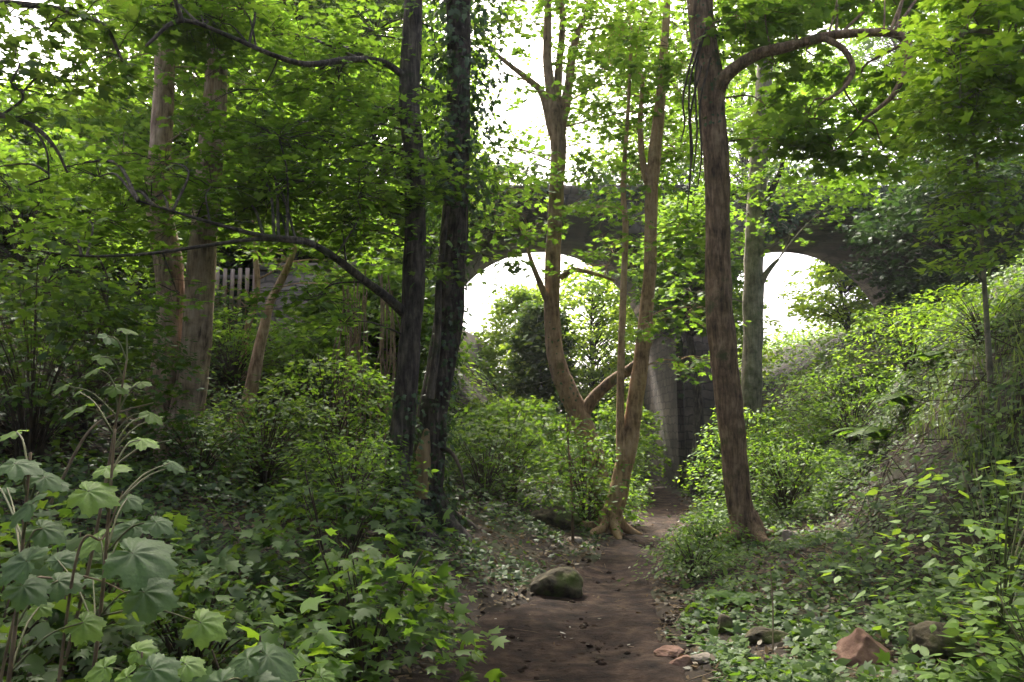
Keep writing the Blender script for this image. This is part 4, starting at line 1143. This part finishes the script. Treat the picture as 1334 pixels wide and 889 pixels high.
cover('ground_cover', 'low small-leaved herbs covering the right bank', 'ground cover', 'herb', 170000, 2.4, 24, k_right, T_OV, .046, .24)
cover('ground_cover', 'broader herb leaves among the cover of the right bank', 'ground cover', 'leaf', 90000, 2.4, 28, k_right, T_OV, .068, .36)
cover('seedling_cover', 'tiny maple seedlings scattered among the herbs of the right bank', 'ground cover', 'leaf_deep', 40000, 2.4, 20, k_right, T_MAPLE, .07, .3)
cover('ivy_cover', 'ivy creeping through the herbs of the right bank', 'ground cover', 'ivy', 60000, 2.4, 18, k_right, T_IVY, .055, .12)
cover('ground_cover', 'dark small-leaved cover on the left bank', 'ground cover', 'leaf_deep', 130000, 1.6, 24, k_left, T_OV, .06, .40)
cover('ivy_cover', 'ivy creeping over the left bank', 'ground cover', 'ivy', 50000, 1.6, 16, k_left, T_IVY, .06, .22)
cover('undergrowth', 'undergrowth beyond the bridge', 'undergrowth', 'leaf_lime', 60000, 20, 60, lambda x, y, d: np.abs(d) > .7, T_OV, .10, 1.0, bias=1.2)
cover('leaf_litter', 'brown fallen leaves on the mound and along the path', 'leaf litter', 'litter', 60000, 2, 20, lambda x, y, d: ((np.abs(d) > path_w(y) * .75) & (d < 3.2)) | (rng.random(len(x)) < .03), T_OV, .05, .012, clear=False)
x, y, d = scatter(2400, 4, 18, lambda x, y, d: (np.abs(d) < path_w(y)) & (rng.random(len(x)) < .35), 1.1)
g = Geo(); put(g, T_OV, np.column_stack([x, y, ground(x, y) + .035]), np.tile([0, 0, 1.0], (len(x), 1)) + rng.normal(size=(len(x), 3)) * .25, rng.normal(size=(len(x), 3)) * [1, 1, .1], .042 * rng.uniform(.3, 1.4, len(x)))
tag(g.build('leaf_scraps', M['pale'], None), 'pale leaf scraps lying on the dark path', 'leaf litter', kind='stuff')

# grass on the crest of the right bank
x, y, d = scatter(26000, 6, 16, lambda x, y, d: (d > 3.6) & (rng.random(len(x)) < sstep(vnoise(x * .6 + 7, y * .6), .35, .6)), 1.2)
n = len(x); g = Geo()
TB = (np.array([(-.03, 0, 0), (.03, 0, 0), (.02, .5, .05), (-.02, .5, .05), (0, 1, .22)]), [np.array([(0, 1, 2, 3)]), np.array([(3, 2, 4)])])
a = rng.uniform(0, 2 * np.pi, n); ln = np.column_stack([np.cos(a), np.sin(a), np.zeros(n)])
put(g, TB, np.column_stack([x, y, ground(x, y)]), ln + [0, 0, .4], np.tile([0, 0, 1.0], (n, 1)) - ln * .45 + rng.normal(size=(n, 3)) * .2, .26 * rng.uniform(.5, 1.3, n))
tag(g.build('grass', M['grass'], None), 'long light green grass on the crest of the right bank', 'grass', kind='stuff')

# clods and small stones trodden into the path
x, y, d = scatter(26000, 3, 17, lambda x, y, d: (np.abs(d) < path_w(y) + .25) & (rng.random(len(x)) < .8 * sstep(vnoise(x * 2.3, y * 2.3), .25, .8)), 1.2)
n = len(x); g = Geo()
ic = np.array([(1, 0, 0), (-1, 0, 0), (0, 1, 0), (0, -1, 0), (.1, .1, .8), (0, 0, -.6), (.7, .7, .35), (-.6, .7, .3), (.65, -.7, .3), (-.7, -.65, .35)])
fc = np.array([(4, 0, 6), (4, 6, 2), (4, 2, 7), (4, 7, 1), (4, 1, 9), (4, 9, 3), (4, 3, 8), (4, 8, 0), (5, 6, 0), (5, 2, 6), (5, 7, 2), (5, 1, 7), (5, 9, 1), (5, 3, 9), (5, 8, 3), (5, 0, 8)])
put(g, (ic, [fc]), np.column_stack([x, y, ground(x, y) + .012]), np.tile([0, 0, 1.0], (n, 1)) + rng.normal(size=(n, 3)) * .3, rng.normal(size=(n, 3)) * [1, 1, .1], .007 + .028 * rng.random(n) ** 4)
tag(g.build('dirt_clods', M['path'], None), 'small clods and stones trodden into the dark path', 'dirt', kind='stuff')
# bits of twig
x, y, d = scatter(5000, 2.5, 18, lambda x, y, d: rng.random(len(x)) < np.where(np.abs(d) < path_w(y), .25, .8), 1.2)
n = len(x); g = Geo()
tw = (np.array([(-.012, -.5, 0), (.012, -.5, 0), (0, -.5, .02), (-.008, .5, 0), (.008, .52, .01), (0, .5, .02)]), [np.array([(0, 1, 4, 3), (1, 2, 5, 4), (2, 0, 3, 5)])])
put(g, tw, np.column_stack([x, y, ground(x, y) + .02]), np.tile([0, 0, 1.0], (n, 1)) + rng.normal(size=(n, 3)) * .15, rng.normal(size=(n, 3)) * [1, 1, .12], rng.uniform(.06, .32, n))
tag(g.build('twig_litter', M['dry'], None), 'broken twigs scattered over the woodland floor', 'leaf litter', kind='stuff')
# dry tangle on the bare recess of the right bank
x, y, d = scatter(2300, 8, 13, lambda x, y, d: (np.abs(x - 5.1 - (y - 9.8) * .3) < 1.0) & (np.abs(y - 10) < 2), 1)
n = len(x); g = Geo()
put(g, tw, np.column_stack([x, y, ground(x, y) + .1 + .12 * rng.random(n)]), np.tile([-.5, -.5, 1.0], (n, 1)) + rng.normal(size=(n, 3)) * .4, rng.normal(size=(n, 3)) * [.6, .6, 1], rng.uniform(.2, .6, n))
tag(g.build('dry_tangle', M['twig'], None), 'tangle of dark dry stalks in the bare recess of the right bank', 'undergrowth', kind='stuff')

# brown vine stems hanging left of the dark straight trunk
g = Geo()
for k in range(34):
    px = random.uniform(446, 512); D = random.uniform(11.2, 12.6); y0 = random.uniform(350, 410)
    a = at(px, y0, D); b = a.copy(); b[2] = float(ground(a[0], D)) + random.uniform(-.05, .5)
    m1 = a * .65 + b * .35 + rng.normal(size=3) * [.09, .09, 0]; m2 = a * .3 + b * .7 + rng.normal(size=3) * [.10, .10, 0]
    tube(g, [a, m1, m2, b], [.011, .010, .009, .006], 5, 16)
tag(g.build('hanging_vines', M['dry'], None, True), 'curtain of dry brown vine stems left of the dark straight trunk', 'vines', kind='stuff')

# ------------------------------------------------------------------ thin haze box added to lift the darks and soften contrast
hm, nt, out = newmat("added_haze")
pv = nd(nt, "ShaderNodeVolumePrincipled")
pv.inputs['Color'].default_value = (.92, .95, 1, 1); pv.inputs['Density'].default_value = .0006; pv.inputs['Anisotropy'].default_value = .3
nt.links.new(pv.outputs[0], out.inputs['Volume'])
g = Geo(); addbox(g, (0, 180, 22), (340, 260, 26))
tag(g.build('haze', hm, None), 'faint pale haze added to soften the light under the trees', 'haze', kind='stuff')
